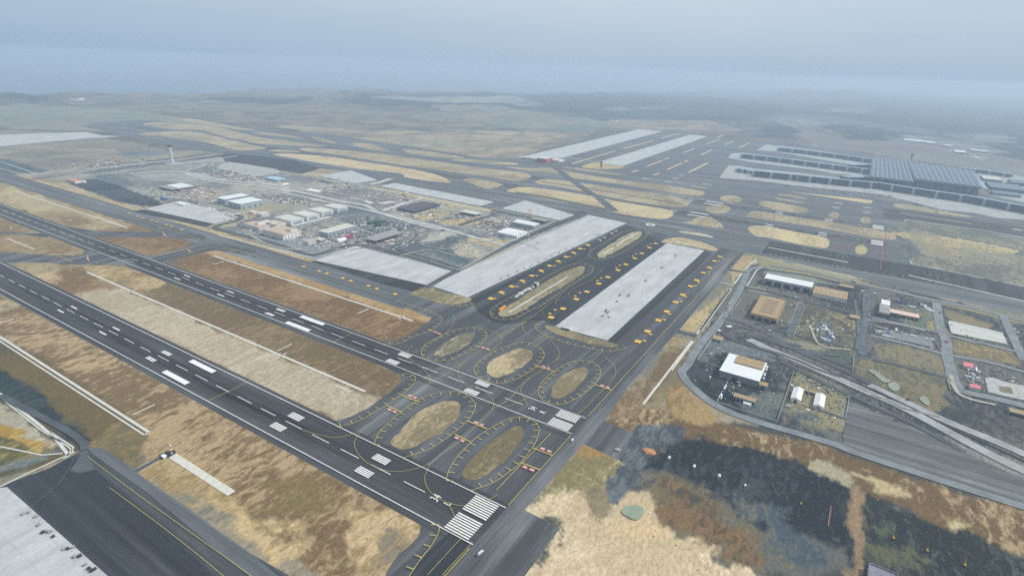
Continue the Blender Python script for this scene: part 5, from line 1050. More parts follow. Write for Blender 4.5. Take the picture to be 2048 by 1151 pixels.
# far apron site buildings
bldg('cargo_building', 'red fronted building at near end of the far concrete apron', 'building', '510,490 635,505 640,475 515,460', 1000, 240, K, 18, mat('red_mesh_wall', (176, 84, 92), .8, .12, (.4, .4, .02), 3), R_CREAM, wins=((0, 8, 2, 2, 4, 3, 7),))
for s, lb in (('370,485 500,498 505,478 380,462', 'white stacked cabins left of the red fronted building'), ('650,512 800,522 805,500 655,485', 'white stacked cabins right of the red fronted building'), ('320,480 365,486 370,470 330,462', 'small grey cabin block leftmost before the far apron')):
    bldg('cabin_block', lb, 'cabins', s, 1000, 240, K, 8, W_WHITE, R_CREAM, wins=((0, 8, 2, 3, 2, 1.4, 3.6),))
# ---------------------------------------------------------------- construction clutter, masts, vehicles
def container(label, x, y, m, ax=(0, 1), l=12.2, group=None, w=2.6, h=2.7, z=0, cat='container'):
    g = G(x, y); ax = Vector(ax).normalized(); t = thing('site_container', label, cat, (g.x, g.y, z), group)
    n = Vector((-ax.y, ax.x)); mb = MB(); mb.box(g, l, w, h, ax, z)
    for i in range(7): mb.box(g+Vector((ax.x, ax.y, 0))*(l*((i+.5)/7-.5)), .25, w+.16, h-.3, ax, z+.12)
    t.location.z = 0; mb.build('body', m, t); mb = MB(); mb.box(g+Vector((ax.x, ax.y, 0))*(l/2+.06), .1, w*.9, h*.9, ax, z+.12); mb.build('door', M_DARK, t)
    return t
CN_ = {}
def nth(i): return '%d%s' % (i, 'th' if 10 < i % 100 < 14 else {1: 'st', 2: 'nd', 3: 'rd'}.get(i % 10, 'th'))
def colourword(m):
    n = m.name
    for k, w in (('white', 'white'), ('blue', 'blue'), ('red', 'red'), ('rust', 'rusty'), ('yellow', 'yellow'), ('orange', 'orange'), ('cream', 'cream'), ('salmon', 'salmon'), ('dark', 'dark'), ('mauve', 'mauve'), ('grey', 'grey'), ('concrete', 'grey')):
        if k in n: return w
    return 'pale'
def scatter(lst, ox, oy, k, mats, label, group, axs=((0, 1), (1, 0)), l=(6, 12)):
    lst = sorted(lst); cnt = {}; use = [mats[random.randrange(len(mats))] for _ in lst]
    tot = {colourword(m): sum(colourword(u_) == colourword(m) for u_ in use) for m in mats}
    for (x, y), m in zip(lst, use):
        w_ = colourword(m); cnt[w_] = cnt.get(w_, 0)+1; base = ' '.join(w for w in label.split() if w not in ('white', 'blue', 'pale', 'dark', 'rusty') or label.split().index(w) > 0)
        lb = colourword(m)+' '+base+('' if tot[w_] == 1 else ', '+(nth(cnt[w_])+' from left' if cnt[w_] > 1 else 'leftmost'))
        container(lb, ox+x/k, oy+y/k, m, random.choice(axs), random.choice(l), group)
scatter([(330, 478), (350, 465), (368, 450), (378, 432), (398, 428), (408, 440), (420, 415), (445, 400), (458, 392), (482, 380), (495, 372), (512, 366), (520, 380), (548, 350)], 980, 520, K, [M_WHITE], 'cabin crowded on asphalt beside the long oval', 'white cabins beside the long oval', ((.6, 1), (1, -.5)), (5, 7))
container('longest white cabin at top of the crowd beside the long grass oval', 980+595/K, 520+300/K, M_WHITE, (0, 1), 12); container('white cabin angled toward the oval under the longest white cabin', 980+610/K, 520+325/K, M_WHITE, (1, .3), 10)
t = container('long ochre container stack at lower tip of the long grass oval', 980+158/K, 520+622/K, mat('ochre_sheet', (206, 140, 44), .7), P('100,665 210,590', 980, 520, K)[1]-P('100,665 210,590', 980, 520, K)[0], 24, w=5, h=3)
scatter([(1560, 815), (1575, 850), (1600, 860), (1500, 905), (1520, 920), (1545, 885), (1570, 895), (1610, 890), (1640, 905), (1660, 925), (1670, 945), (1660, 965), (1690, 985), (1710, 1000), (1590, 1015), (1625, 1030)], 1400, 520, K, [M_WHITE, W_BLUE, M_WHITE], 'cabin in the ring round the camp yard', 'cabins round the camp yard', ((0, 1), (1, 0), (.3, 1)), (7, 12))
scatter([(1620, 850), (1600, 1000), (1650, 1020), (1700, 970)], 1400, 520, K, [M_BLUE], 'container within the camp yard ring', 'blue containers in the camp yard', ((0, 1),), (8,))
scatter([(455, 600), (440, 625), (400, 715), (385, 735), (395, 740)], 1380, 680, K, [M_WHITE], 'tank cabin along fence left of the large hangar', 'white cabins on the hangar fence', ((1, .3),), (5, 6))
scatter([(425, 655), (430, 665)], 1380, 680, K, [M_BLUE], 'container along fence left of the large hangar', 'blue containers on the hangar fence', ((1, .3),), (6,))
scatter([(690, 812), (715, 818), (740, 825), (765, 835)], 1380, 680, K, [M_WHITE], 'trailer parked before the narrow tan shed', 'white trailers before the narrow tan shed', ((1, 0),), (5,))
scatter([(1480+i*37, 645+i*9) for i in range(4)], 1380, 680, K, [M_DARK], 'trailer between the two gabled tents', 'dark trailers between the tents', ((1, 0),), (5,))
scatter([(980, 365), (975, 390), (955, 440), (950, 460), (940, 500), (985, 350)], 1380, 680, K, [M_WHITE], 'unit along right wall of the large hangar', 'white units beside the large hangar', ((1, 0),), (4,))
scatter([(420, 665), (540, 590), (450, 620), (560, 240), (580, 262), (730, 320), (780, 325), (810, 330), (860, 300), (880, 320), (905, 330), (925, 350), (950, 370), (820, 275)], 1700, 560, 5.873, [M_WHITE, W_CONC, M_BLUE, M_WHITE], 'container in yard round the rust streaked depot', 'containers round the depot yard')
scatter([(320, 560), (360, 565), (410, 575), (330, 610), (355, 625), (390, 625), (340, 640), (375, 650), (410, 655), (560, 615), (740, 660), (920, 700), (950, 705)], 1700, 560, 5.873, [M_WHITE, W_CONC, R_CREAM], 'formwork stack on the long grey foundation', 'formwork on the grey foundation', ((0, 1),), (7, 10))
scatter([(1360, 220), (1385, 225), (1405, 232), (1425, 240), (1470, 195), (1480, 230), (1500, 260), (1430, 290), (1400, 320), (1440, 345), (1500, 335), (1410, 380), (1440, 385), (1510, 370), (1390, 285), (1455, 300)], 1700, 700, 5.873, [M_WHITE, W_GREY, W_CONC, M_WHITE], 'container between the two pink roofed offices', 'containers between the pink roofed offices')
scatter([(710+i*34+random.uniform(-9, 9), 480+random.uniform(-40, 50)) for i in range(9)], 560, 300, K, [M_RED, W_CONC, M_ORANGE, M_WHITE, R_DARK], 'stack in yard between highway and wedge apron', 'stacks in the crowded middle yard')
scatter([(1080+random.uniform(0, 620), 520+random.uniform(0, 130)) for i in range(20)], 560, 300, K, [W_CONC, R_DARK, M_WHITE, M_ORANGE, R_CREAM, W_GREY], 'stack in yard left of the black roofed depot', 'stacks left of the black roofed depot')
scatter([(1300+random.uniform(0, 420), 800-random.uniform(0, 1)*60-i*7) for i in range(12)], 560, 300, K, [R_CREAM, M_RED, W_CONC], 'loose stack on ground before the black roofed depot', 'stacks before the black roofed depot')
scatter([(850+random.uniform(0, 450), 540+random.uniform(-40, 100)) for i in range(14)], 640, 370, K, [W_CONC, R_DARK, M_WHITE, W_BLUE], 'stack right of the unfinished concrete frame', 'stacks beside the concrete frame')
scatter([(520+random.uniform(0, 320), 400+random.uniform(-20, 80)) for i in range(18)], 880, 380, K, [M_WHITE, R_CREAM, M_YEL, M_RED, W_CONC], 'container in yard left of the arched hangar', 'containers left of the arched hangar')
scatter([(640+random.uniform(0, 420), 600+random.uniform(0, 120)) for i in range(12)], 260, 280, K, [W_CONC, R_CREAM, M_WHITE, R_TILE], 'stack on ground behind the glazed side workshop', 'stacks behind the workshop')
scatter([(700+i*55+random.uniform(-20, 20), 760+i*18+random.uniform(-12, 12)) for i in range(13)], 260, 280, K, [R_DARK, W_CONC, M_WHITE], 'stack along far edge of left concrete apron', 'stacks along the left apron')
scatter([(1100+random.uniform(0, 330), 420+random.uniform(0, 60)) for i in range(16)], 260, 280, K, [M_WHITE, M_RED, R_DARK], 'stack on ground before the patterned field', 'stacks before the patterned field')
scatter([(380+i*26, 575-i*3) for i in range(0, 13, 2)], 0, 270, K, [mat('rust_steel', (132, 86, 84), .8)], 'formwork unit across the taxiway underpass', 'rusty units across the underpass', ((1, 0),), (9,))
scatter([(760, 525), (800, 520), (830, 528), (860, 515)], 0, 270, K, [M_YEL, M_ORANGE], 'machine cabin beside the underpass station', 'yellow cabins beside the underpass', ((0, 1),), (9,))
scatter([(960, 335), (1000, 345), (1060, 352), (1100, 362), (1180, 355), (1210, 365), (1240, 360), (1250, 335), (1300, 350), (1340, 358), (860, 385), (930, 380), (740, 385)], 0, 270, K, [M_WHITE, W_BLUE, R_CREAM], 'long cabin in camp left of the control tower', 'cabins left of the control tower', ((0, 1),), (18, 24))
scatter([(1510, 335), (1550, 325), (1600, 308), (1450, 300)], 0, 270, K, [M_ORANGE, M_RED], 'container row nearest the control tower', 'orange containers near the tower', ((0, 1),), (18,))
for s_, b_ in (((('1060,360'), 0),)):
    pass
for x, y, m, lb in ((1000+478/K, 240+365/K, M_RED, 0),):
    g = G(x, y); hh = hfor(x, y, 240+290/K); t = thing('lattice_mast', 'red and white lattice mast beyond the far taxiway road', 'mast', (g.x, g.y, 0))
    for i in range(7):
        mb = MB(); mb.box(g, 2.6, 2.6, hh/7, (1, 0), hh/7*i, .9); mb.build('mast_section', M_RED if i % 2 else M_WHITE, t)
# radar dome
g = G(1000+1480/K, 240+160/K); t = thing('radar_dome', 'tiny white radar dome on pole beyond the far apron', 'radar', (g.x, g.y, 0)); mb = MB(); mb.rod((g.x, g.y, 0), (g.x, g.y, 70), 1.2, 6); mb.build('pole', M_STEEL, t)
bm = bmesh.new(); bmesh.ops.create_icosphere(bm, subdivisions=2, radius=9, matrix=Matrix.Translation((0, 0, 76))); me = bpy.data.meshes.new('dome'); bm.to_mesh(me); link('dome', me, M_WHITE, t)
# floodlight masts: red and white near the concrete apron, slim grey ones along the far aprons
g = G(835, 489); mast = thing('light_mast', '', 'light mast', (g.x, g.y, 0))
for i in range(6):
    mb = MB(); mb.rod((g.x, g.y, 4.2*i), (g.x, g.y, 4.2*(i+1)), .5-.04*i, 6, .46-.04*i); mb.build('pole_band', M_RED if i % 2 else M_WHITE, mast)
mb = MB(); mb.box(g, 3.2, .8, .5, (1, 0), 25.2)
for i in range(4): mb.box((g.x-1.4+i*.9, g.y-.5), .6, .4, .7, (1, 0), 24.7)
mb.build('lamp_head', M_DARK, mast)
lb = 'red and white banded light mast behind the concrete apron'
mast['label'] = lb; mast['group'] = 'banded masts behind the apron'
for x, y in ((517, 768), (805, 850), (1110, 935), (1430, 1005), (1815, 1100)):
    q = G(640+x/K, 370+y/K)
    MI = globals().get('MI', 0)+1
    if x == 517: mast.location = (q.x, q.y, 0); mast['label'] = lb+', leftmost'
    else: dup(mast, (q.x, q.y, 0), label=lb+', '+nth(MI)+' from left')
gm = thing('light_mast', 'slim grey light mast along the pale aprons beside the development area', 'light mast', (0, 0, 0), 'slim masts along the aprons')
mb = MB(); mb.rod((0, 0, 0), (0, 0, 26), .45, 6, .25); mb.build('pole', M_STEEL, gm); mb = MB(); mb.box((0, 0), 3, .8, .6, (1, 0), 26); mb.box((0, 0), .8, 2.4, .5, (1, 0), 25.5); mb.build('lamp_head', M_DARK, gm)
first = True
for s, ox, oy, k, sec in (('730,35 955,85 1200,130 1405,145 1635,190 1865,240 1915,270', 640, 370, K, 'long strip apron beyond the black roofed depot'), ('970,290 1250,345 1540,400', 880, 380, K, 'wedge apron behind the arched hangar'), ('800,325 870,420 1080,420 1240,460', 560, 300, K, 'wedge apron above the highway'), ('280,1020 575,880 820,775 1020,675 1240,590 1460,490 1640,410', 880, 380, K, 'grey road beside the long apron')):
    for i, p in enumerate(P(s, ox, oy, k)):
        lb2 = 'slim grey light mast along '+sec+', '+('leftmost' if i == 0 else nth(i+1)+' from left')
        if first: gm.location = (p.x, p.y, 0); first = False; gm['label'] = lb2
        else: dup(gm, (p.x, p.y, 0), label=lb2)
# dark lamp base blocks along the concrete apron edges
db = thing('lamp_base', 'dark lamp base block on edge of the long pale apron by the orange panels', 'lamp base', (0, 0, 0), 'lamp bases on the long apron edge')
mb = MB(); mb.box((0, 0), 3.2, 3.2, 1.6, (1, 0), 0, .8); mb.build('plinth', M_DARK, db); mb = MB(); mb.rod((0, 0, 1.6), (0, 0, 4.5), .35, 6); mb.box((0, 0), 2.2, .7, .6, (1, 0), 4.4); mb.build('lamp', M_DARK, db)
first = True
for s in ('985,1048 1080,1008 1185,957 1255,930 1352,888 1430,850 1525,806 1615,765 1690,738 875,1102 780,1145 2005,592 2030,575 1795,380 1245,682 1150,985',):
    lbb = 'dark lamp base block on edge of the long pale apron'
    for i, p in enumerate(sorted(P(s, 880, 380, K), key=lambda p: p.x)):
        if first: db.location = (p.x, p.y, 0); first = False; db['label'] = lbb+', nearest one'
        else: dup(db, (p.x, p.y, 0), label=lbb+', '+nth(i+1)+' from near end')
# orange covers laid on the asphalt
def panel(sz, label, group, pts):
    b = thing('cover_panel', label, 'ground cover', (0, 0, 0), group); mb = MB()
    for i, j in ((0, 0), (1, 0), (0, 1), (1, 1)):
        mb.box(((i-.5)*sz*.5, (j-.5)*sz*.5), sz*.49, sz*.49, .12, (1, 0), LAY[0]+.03)
    mb.build('sheet', P_ORG, b); mb = MB(); mb.box((0, 0), sz*.96, .22, .1, (1, .0), LAY[0]+.16); mb.build('batten', mat('brown_batten', (150, 96, 44), .8), b)
    pts = sorted(pts, key=lambda p: (p-Vector((-V0, -U0))).length)
    for i, p in enumerate(pts):
        if i == 0: b.location = (p.x, p.y, 0)
        else: dup(b, (p.x, p.y, 0), label=label+', '+nth(i+1)+' from near end')
    b['label'] = label+', nearest one'
z9 = lambda s: P(s, 980, 520, K)
z1 = lambda s: P(s, 1140, 400, K)
r3 = lambda s: P(s, 1024, 400, 4)
panel(10.5, 'large orange panel between long apron and grass ovals', 'large orange panels of the left row', z9('870,18 760,77 650,140 533,205 412,270 278,343 145,417 10,498')+z1('225,578 130,627 43,677')+r3('430,457'))
panel(5.2, 'small orange panel between long apron and grass ovals', 'small orange panels of the left row', z9('895,37 818,80 677,158 595,207 437,292 343,345 172,440 62,500')+z1('245,592 182,630 68,692')+r3('460,457'))
panel(10.5, 'large orange panel left of the equipment apron', 'large orange panels of the middle row', z9('1507,225 1390,307 1240,410 1103,505 935,627 780,738')+z1('1095,560 1018,615 917,686 828,750 712,829 613,902'))
panel(5.2, 'small orange panel left of the equipment apron', 'small orange panels of the middle row', z9('1422,236 1370,270 1148,424 1090,465 833,643 765,690')+z1('1030,568 990,592 845,695 805,722 637,838 590,870'))
panel(10.5, 'large orange panel right of the equipment apron', 'large orange panels of the right row', r3('1660,455 1620,491 1575,542 1530,585 1478,645 1427,692 1365,762 1308,820')+P('1237,95 1170,165 1083,253 1007,335', 1024, 600, 4))
panel(5.2, 'small orange panel right of the equipment apron', 'small orange panels of the right row', r3('1685,465 1655,490 1595,555 1570,583 1490,660 1465,692 1388,778 1353,815')+P('1260,117 1218,160 1108,278 1060,330', 1024, 600, 4))
panel(8, 'orange panel in single file along the long taxiway', 'orange panels along the long taxiway', P('383,535 505,571 567,590 693,628 760,650 900,690 968,712 1113,755', 512, 400, 4)+P('1037,110 1105,133 1143,146 1215,165 1253,177 1330,200 1372,213 1452,240', 0, 400, 4))
b = thing('cover_panel', 'pale cover panel in the row beside the small grass oval', 'ground cover', (0, 0, 0), 'pale panels beside the small oval'); mb = MB(); mb.box((0, 0), 8, 8, .12, (1, .1), LAY[0]+.03); mb.build('sheet', CONC2, b); mb = MB(); mb.box((0, 0), 9, .35, .2, (1, .05), LAY[0]+.1); mb.build('batten', R_DARK, b)
for i, p in enumerate(z1('385,518 443,486 537,432 590,402')):
    if i == 0: b.location = (p.x, p.y, 0); b['label'] = 'pale cover panel beside the small grass oval, nearest one'
    else: dup(b, (p.x, p.y, 0), label='pale cover panel beside the small grass oval, '+nth(i+1)+' from near end')
# vehicles
def car(label, x, y, m, ax, l=4.6, van=False, group=None):
    g = G(x, y); ax = Vector(ax).normalized(); n = Vector((-ax.y, ax.x)); t = thing('van' if van else 'car', label, 'van' if van else 'car', (g.x, g.y, 0), group); h = 1.15 if van else .75; zb = .28+LAY[0]; g2 = Vector((g.x, g.y))
    mb = MB(); mb.box(g2, l, 1.95, h, ax, zb, .97); mb.box(g2-ax*l*.06, l*(.78 if van else .55), 1.7, .75 if van else .55, ax, zb+h, .82); mb.build('body', m, t)
    mb = MB(); mb.box(g2-ax*l*.06, l*(.79 if van else .56), 1.72, .36, ax, zb+h+.05, .9); mb.build('window', GLASS, t)
    for i in (-1, 1):
        for j in (-1, 1):
            p = g2+ax*l*.31*i+n*.9*j; mb = MB(); mb.rod((p.x-n.x*.12, p.y-n.y*.12, zb+.05), (p.x+n.x*.12, p.y+n.y*.12, zb+.05), .34, 10); mb.build('wheel', RUB, t)
U = (0, 1); VX = (1, 0)
car('white car driving past the runway end marked 34 R', 1144.5, 882, M_WHITE, (1, .1), 5.6, True); car('white van on the grey perimeter taxiway at bottom of the picture', 961, 1107.5, M_WHITE, (1, -.15), 7.5, True)
for x, y, m, ax, lb in ((1700+460/5.873, 700+572/5.873, M_DARK, (-.3, 1), 'dark car on the highway beside the concrete barrier'), (1700+340/5.873, 700+560/5.873, M_WHITE, (-.3, 1), 'white car on the highway left of the dark car'), (1700+680/5.873, 700+592/5.873, M_DARK, (-.3, 1), 'dark car on the outer verge of the highway'), (1700+1055/5.873, 560+390/5.873, M_BLUE, VX, 'blue car on the wide junction road above the rust streaked depot'), (1700+1130/5.873, 560+735/5.873, M_RED, U, 'dark red car at the middle road junction'),
                      (1400+345/K, 520+620/K, M_RED, (1, .3), 'red lorry cab parked beside the grey service road'), (1400+370/K, 520+570/K, M_WHITE, (1, .3), 'white lorry parked at head of the row on the grey service road'), (1400+330/K, 520+655/K, M_BLUE, (1, .3), 'blue lorry parked second from last on the grey service road'), (1400+318/K, 520+685/K, M_WHITE, (1, .3), 'white lorry parked last in row on the grey service road'),
                      (1400+885/K, 520+912/K, M_WHITE, U, 'white van in the open yard before the tan workshop'), (1400+1040/K, 520+790/K, M_WHITE, (1, .3), 'white van at right corner of the tan workshop'), (1400+1200/K, 520+600/K, M_BLUE, U, 'blue van in the yard right of the tan workshop'), (1400+1165/K, 520+590/K, M_WHITE, U, 'white van next to the blue van right of the workshop'),
                      (640+590/K, 370+290/K, M_WHITE, U, 'white lorry on the highway beside the stepped hangars'), (640+690/K, 370+272/K, M_DARK, U, 'dark lorry on the highway above the white lorry'), (640+1580/K, 370+585/K, M_DARK, U, 'dark lorry on the highway beside the grey spoil heaps'), (420+1420/K, 370+783/K, M_DARK, U, 'dark van parked before the salmon roofed annex'), (640+1545/K, 370+792/K, M_YEL, (1, .4), 'yellow excavator truck inside the grey excavation'),
                      (1380+620/K, 680+553/K, M_WHITE, U, 'white van at the dark doorway of the large hangar'), (1380+255/K, 680+487/K, M_WHITE, VX, 'white van alone on dark ground left of the large hangar'), (1380+1250/K, 680+855/K, M_WHITE, U, 'white van below the two gabled tents'), (1024+845/4, 863+155/4, M_WHITE, U, 'white van at edge of the dark taxiway stub'), (1400+1245/K*0+250, 0, None, U, '')):
    if m is None: continue
    car(lb, x, y, m, ax, 8 if 'lorry' in lb else 6, True)
# drilling rigs and cranes on the equipment apron
def rig(label, x, y, m, hh, lean, cat='crane', name='mobile_crane', group=None, s=1.0):
    g = G(x, y).to_2d(); t = thing(name, label, cat, (g.x, g.y, 0), group); zz = LAY[0]
    mb = MB()
    for j in (-1, 1): mb.box(g+Vector((0, 1.7*j*s)), 6.5*s, 1*s, 1.1*s, (1, 0), zz, .85)
    mb.build('track', M_DARK, t); mb = MB(); mb.box(g, 5.2*s, 3*s, 2*s, (1, 0), zz+1.1*s, .9); mb.build('body', m, t)
    mb = MB(); mb.box(g+Vector((1.8, -1.1))*s, 1.8*s, 1.3*s, 1.8*s, (1, 0), zz+3*s, .85); mb.build('cab', GLASS, t)
    a = Vector((g.x+1*s, g.y, zz+3*s)); b_ = a+Vector((lean[0], lean[1], hh)); mb = MB(); mb.rod(a, b_, .28*s, 5, .16*s); bo = mb.build('boom', m, t)
    mb = MB(); mb.rod(b_, (b_.x, b_.y, zz+2), .09*s, 4); mb.build('hoist_rope', M_DARK, bo)
for i, (x, y, ln_, lb) in enumerate(((1140+1345/K, 400+722/K, (8, 3), 'grey crawler crane nearest far end of the equipment apron'), (1140+1175/K, 400+868/K, (3, -3), 'grey crawler crane second from far end of the equipment apron'), (1140+965/K, 400+1045/K, (4, 6), 'mauve crawler crane at middle of the equipment apron'), (980+1770/K, 520+465/K, (6, -5), 'grey crawler crane right of the pair at centre of the equipment apron'), (980+1658/K, 520+455/K, (-5, 6), 'pale crawler crane left of the pair at centre of the equipment apron'), (980+1500/K, 520+680/K, (3, -3), 'grey crawler crane nearest the grass end of the equipment apron'), (980+1478/K, 520+655/K, (1, 2), 'dark crawler crane just above the nearest crane on the equipment apron'))):
    rig(lb, x, y, (W_PUR, W_GREY, W_CONC)[i % 3], 15, ln_, s=.8)
scatter([(1440, 722), (1520, 735), (1625, 535)], 980, 520, K, [W_CONC], 'pallet stack lying on the equipment apron', 'pallets on the equipment apron', ((0, 1),), (5,))
scatter([(925, 882), (955, 890), (975, 893), (1000, 900)], 980, 520, K, [M_DARK], 'skip at grass end of the equipment apron', 'dark skips at the apron end', ((0, 1),), (4,))
scatter([(1020, 1042), (1140, 290), (840, 570)], 880, 380, K, [M_DARK], 'dark stack on the long pale apron', 'dark stacks on the long apron', ((0, 1),), (6,)) if 0 else None
# yellow tower crane
g = G(880+1150/K, 380+385/K); hh = hfor(880+1150/K, 380+385/K, 380+262/K); t = thing('tower_crane', 'yellow tower crane with raised jib beside the scaffolded shell', 'tower crane', (g.x, g.y, 0))
mb = MB()
for i in (-1, 1):
    for j in (-1, 1): mb.rod((g.x+i, g.y+j, 0), (g.x+i, g.y+j, hh), .3, 4)
for i in range(int(hh/4)):
    z = i*4; mb.rod((g.x-1, g.y-1, z), (g.x+1, g.y-1, z+4), .18, 4); mb.rod((g.x-1, g.y+1, z+4), (g.x-1, g.y-1, z), .18, 4)
mb.build('mast', M_YEL, t); e = G(880+1215/K, 380+240/K, hh+5); mb = MB(); mb.rod((g.x, g.y, hh), (g.x-14, g.y-24, hh+16), .8, 4, .3); mb.build('jib', M_YEL, t)
mb = MB(); mb.rod((g.x, g.y, hh), (g.x+6, g.y+9, hh+1), .7, 4); mb.box((g.x+6, g.y+9), 3, 3, 3, (1, 0), hh-2); mb.build('counter_jib', M_YEL, t); mb = MB(); mb.box((g.x+1.5, g.y), 2, 2, 2.4, (1, 0), hh-2.4); mb.build('cab', M_WHITE, t)
# yellow rigs on the dark soil, lower right
for x, y, lb in ((1536+1000/4, 863+860/4, 'yellow piling rig on dark soil, leftmost of the three in a line'), (1536+1270/4, 863+960/4, 'yellow piling rig on dark soil, middle of the three in a line'), (1536+1570/4, 863+1075/4, 'yellow piling rig on dark soil, rightmost of the three in a line')):
    rig(lb, x, y, M_YEL, 8, (3, 1), 'piling rig', 'piling_rig', s=.6)
rig('small yellow piling rig left of the rusty girder', 1536+262/4, 863+585/4, M_YEL, 5, (2, 0), 'piling rig', 'piling_rig', s=.5)
a, b_ = P('480,745 502,600', 1536, 863, 4); t = thing('steel_girder', 'rusty orange steel girder lying on dark soil with pale crosspieces', 'girder', (a.x, a.y, 0)); mb = MB()
for q in (-1, 1): mb.rod((a.x+q, a.y, .6), (b_.x+q, b_.y, .6), .3, 4)
mb.build('chord', M_ORANGE, t)
for i in range(7):
    p = a+(b_-a)*(i/6); mb = MB(); mb.rod((p.x-2.6, p.y-1.2, 1), (p.x+1.4, p.y+.6, 1), .25, 4); mb.build('crosspiece', CONC2, t)
for x, y, lb in ((1338, 917, 'white water tank on dark soil, nearest the gravel tongue'), (1388, 934, 'white water tank on dark soil, second from the gravel tongue'), (1438, 953, 'white water tank on dark soil, third from the gravel tongue'), (1490, 971, 'small white water tank on dark soil, fourth from the gravel tongue')):
    g = G(x, y); t = thing('water_tank', lb, 'tank', (g.x, g.y, 0)); mb = MB(); r_ = 1.6 if x < 1480 else 1; mb.rod((g.x-2, g.y, r_+.3), (g.x+1.5, g.y, r_+.3), r_, 10); mb.build('tank_body', M_WHITE, t); mb = MB()
    for q in (-1.2, .8): mb.box((g.x+q, g.y), .5, r_*1.8, .7, (1, 0), 0)
    mb.build('cradle', M_DARK, t)
bm = bmesh.new(); bmesh.ops.create_icosphere(bm, subdivisions=4, radius=1); g = G(1298, 902.5)
for v in bm.verts: v.co = Vector((v.co.x*5.5, v.co.y*8, max(v.co.z, 0)*2.6))*(1+.25*mnoise.noise(v.co*3))
me = bpy.data.meshes.new('sand_heap'); bm.to_mesh(me); bm.free(); o = link('sand_heap', me, mat('orange_sand', (196, 140, 98), .95, .1, (.3, .3, .3))); o.location = g; tag(o, 'small orange sand heap on the gravel haul road', 'sand heap')
# ground running marker, lower left: red and white beacon and cabin at the runway-side pad
g = G(1375/4, 863+175/4); t = thing('beacon_mast', 'red and white banded beacon mast at head of the pale concrete pad', 'beacon', (g.x, g.y, 0))
for i in range(5): mb = MB(); mb.box(g, 1.3, 1.3, 2.6, (1, 0), 2.6*i, .92); mb.build('mast_section', M_RED if i % 2 else M_WHITE, t)
bldg('beacon_cabin', 'red and white striped equipment cabin beside the beacon mast', 'cabin', '1285,195 1310,205 1335,190 1310,175', 0, 863, 4, 2.6, M_WHITE, M_WHITE, doors=((0, 2, 1.0, 2, M_RED),), over=.2)
LAY[0] += 0; sheet('concrete_pad', P('1350,208 1410,172 1885,475 1820,512', 0, 863, 4), .4, mat('approach_pad', (206, 204, 192), .85, .06, (.2, .2, .2), 6)); sheet('service_road', P('1075,310 1270,200 1290,215 1100,322', 0, 863, 4), .35, A_ROADD)
sheet('asphalt_pad', P('1270,190 1330,155 1400,150 1410,170 1350,208 1290,222', 0, 863, 4), .33, A_DARK)
# ---------------------------------------------------------------- fences round the plots
def fence(label, s, ox, oy, k, h=2.6, m=CONC3, closed=False):
    q = P(s, ox, oy, k); t = thing('fence', label, 'fence', (q[0].x, q[0].y, 0)); mb = MB()
    for a, b_ in zip(q, q[1:]): mb.box((a+b_)/2, (b_-a).length, .7, h, b_-a, 0)
    mb.build('panel', m, t)
    ps = resample(q, 34)
    for p in ps[:24]: mb = MB(); mb.box(p, 1.1, 1.1, h+.3, (1, 0), 0); mb.build('post', m, t)
fence('pale wall right of the dirt track beside the sandy camp plot', '1335,600 1180,1000', 1400, 520, K); fence('pale wall between the service road and the tan workshop yard', '520,505 380,710', 1400, 520, K)
fence('pale wall bounding the dark hangar yard on the service road side', '300,790 60,1130', 1400, 520, K); fence('pale wall from the service road round the yard left of the large hangar', '270,10 90,262 380,350', 1380, 680, K)
fence('wall with cabins running from the large hangar to the road bend', '500,500 340,790', 1380, 680, K); fence('long pale wall along the curving road below the narrow tan shed', '340,790 700,920 1110,1050', 1380, 680, K)
fence('pale wall between the large hangar yard and the tents', '1325,405 1110,1050', 1380, 680, K); fence('pale wall right of the tents plot', '1990,740 2035,730 1985,1010', 1380, 680, K); fence('pale wall below the two gabled tents', '1530,850 1985,1010', 1380, 680, K)
fence('pale wall round the green pond plot', '20,270 40,890 45,885', 1700, 560, 5.873) if 0 else fence('pale wall at left of the pond plot', '25,260 42,70 60,70', 1700, 700, 5.873)
fence('pale wall at right of the pond plot', '1140,350 1175,470', 1700, 700, 5.873); fence('pale wall along the plot beside the inner road', '1065,830 970,690', 1700, 560, 5.873)
fence('pale wall dividing plots left of the rust streaked depot', '160,170 145,380', 1700, 560, 5.873); fence('pale kerb wall along left side of the long foundation', '440,120 450,170 1110,0', 1700, 560, 5.873) if 0 else None
# ---------------------------------------------------------------- rubble and small litter nobody could count
def rubble(name, polys, n, m, size, hmax=1.2, seed=1):
    r = random.Random(seed); mb = MB()
    for s in polys:
        q = P(s); xs = [p.x for p in q]; ys = [p.y for p in q]; c = 0; tries = 0; X_ = np.array(1.0)
        while c < n and tries < n*6:
            tries += 1; x, y = r.uniform(min(xs), max(xs)), r.uniform(min(ys), max(ys))
            if not inside(np.array([x]), np.array([y]), [(p.x, p.y) for p in q])[0]: continue
            c += 1; l = r.uniform(*size)*(1 if r.random() < .85 else 2.2); a_ = r.uniform(0, 3.14); mb.box((x, y), l, l*r.uniform(.25, .9), r.uniform(.15, hmax), (math.cos(a_), math.sin(a_)), .1, r.uniform(.4, .95))
    o = mb.build(name, m); o['kind'] = 'stuff'; return o
dev = ('300,372 420,372 440,395 430,415 350,400 300,395', '500,380 560,392 640,400 620,412 540,404', '620,345 760,372 860,400 800,425 700,405 600,380', '440,440 520,470 640,500 720,492 700,470 600,455 560,440 480,420', '690,430 800,440 870,470 800,500 720,492 700,460', '800,395 900,410 940,440 900,450 800,430', '920,430 1000,432 1060,445 1060,480 1000,480 960,455', '420,325 560,350 530,368 400,350', '100,330 260,315 330,320 200,340')
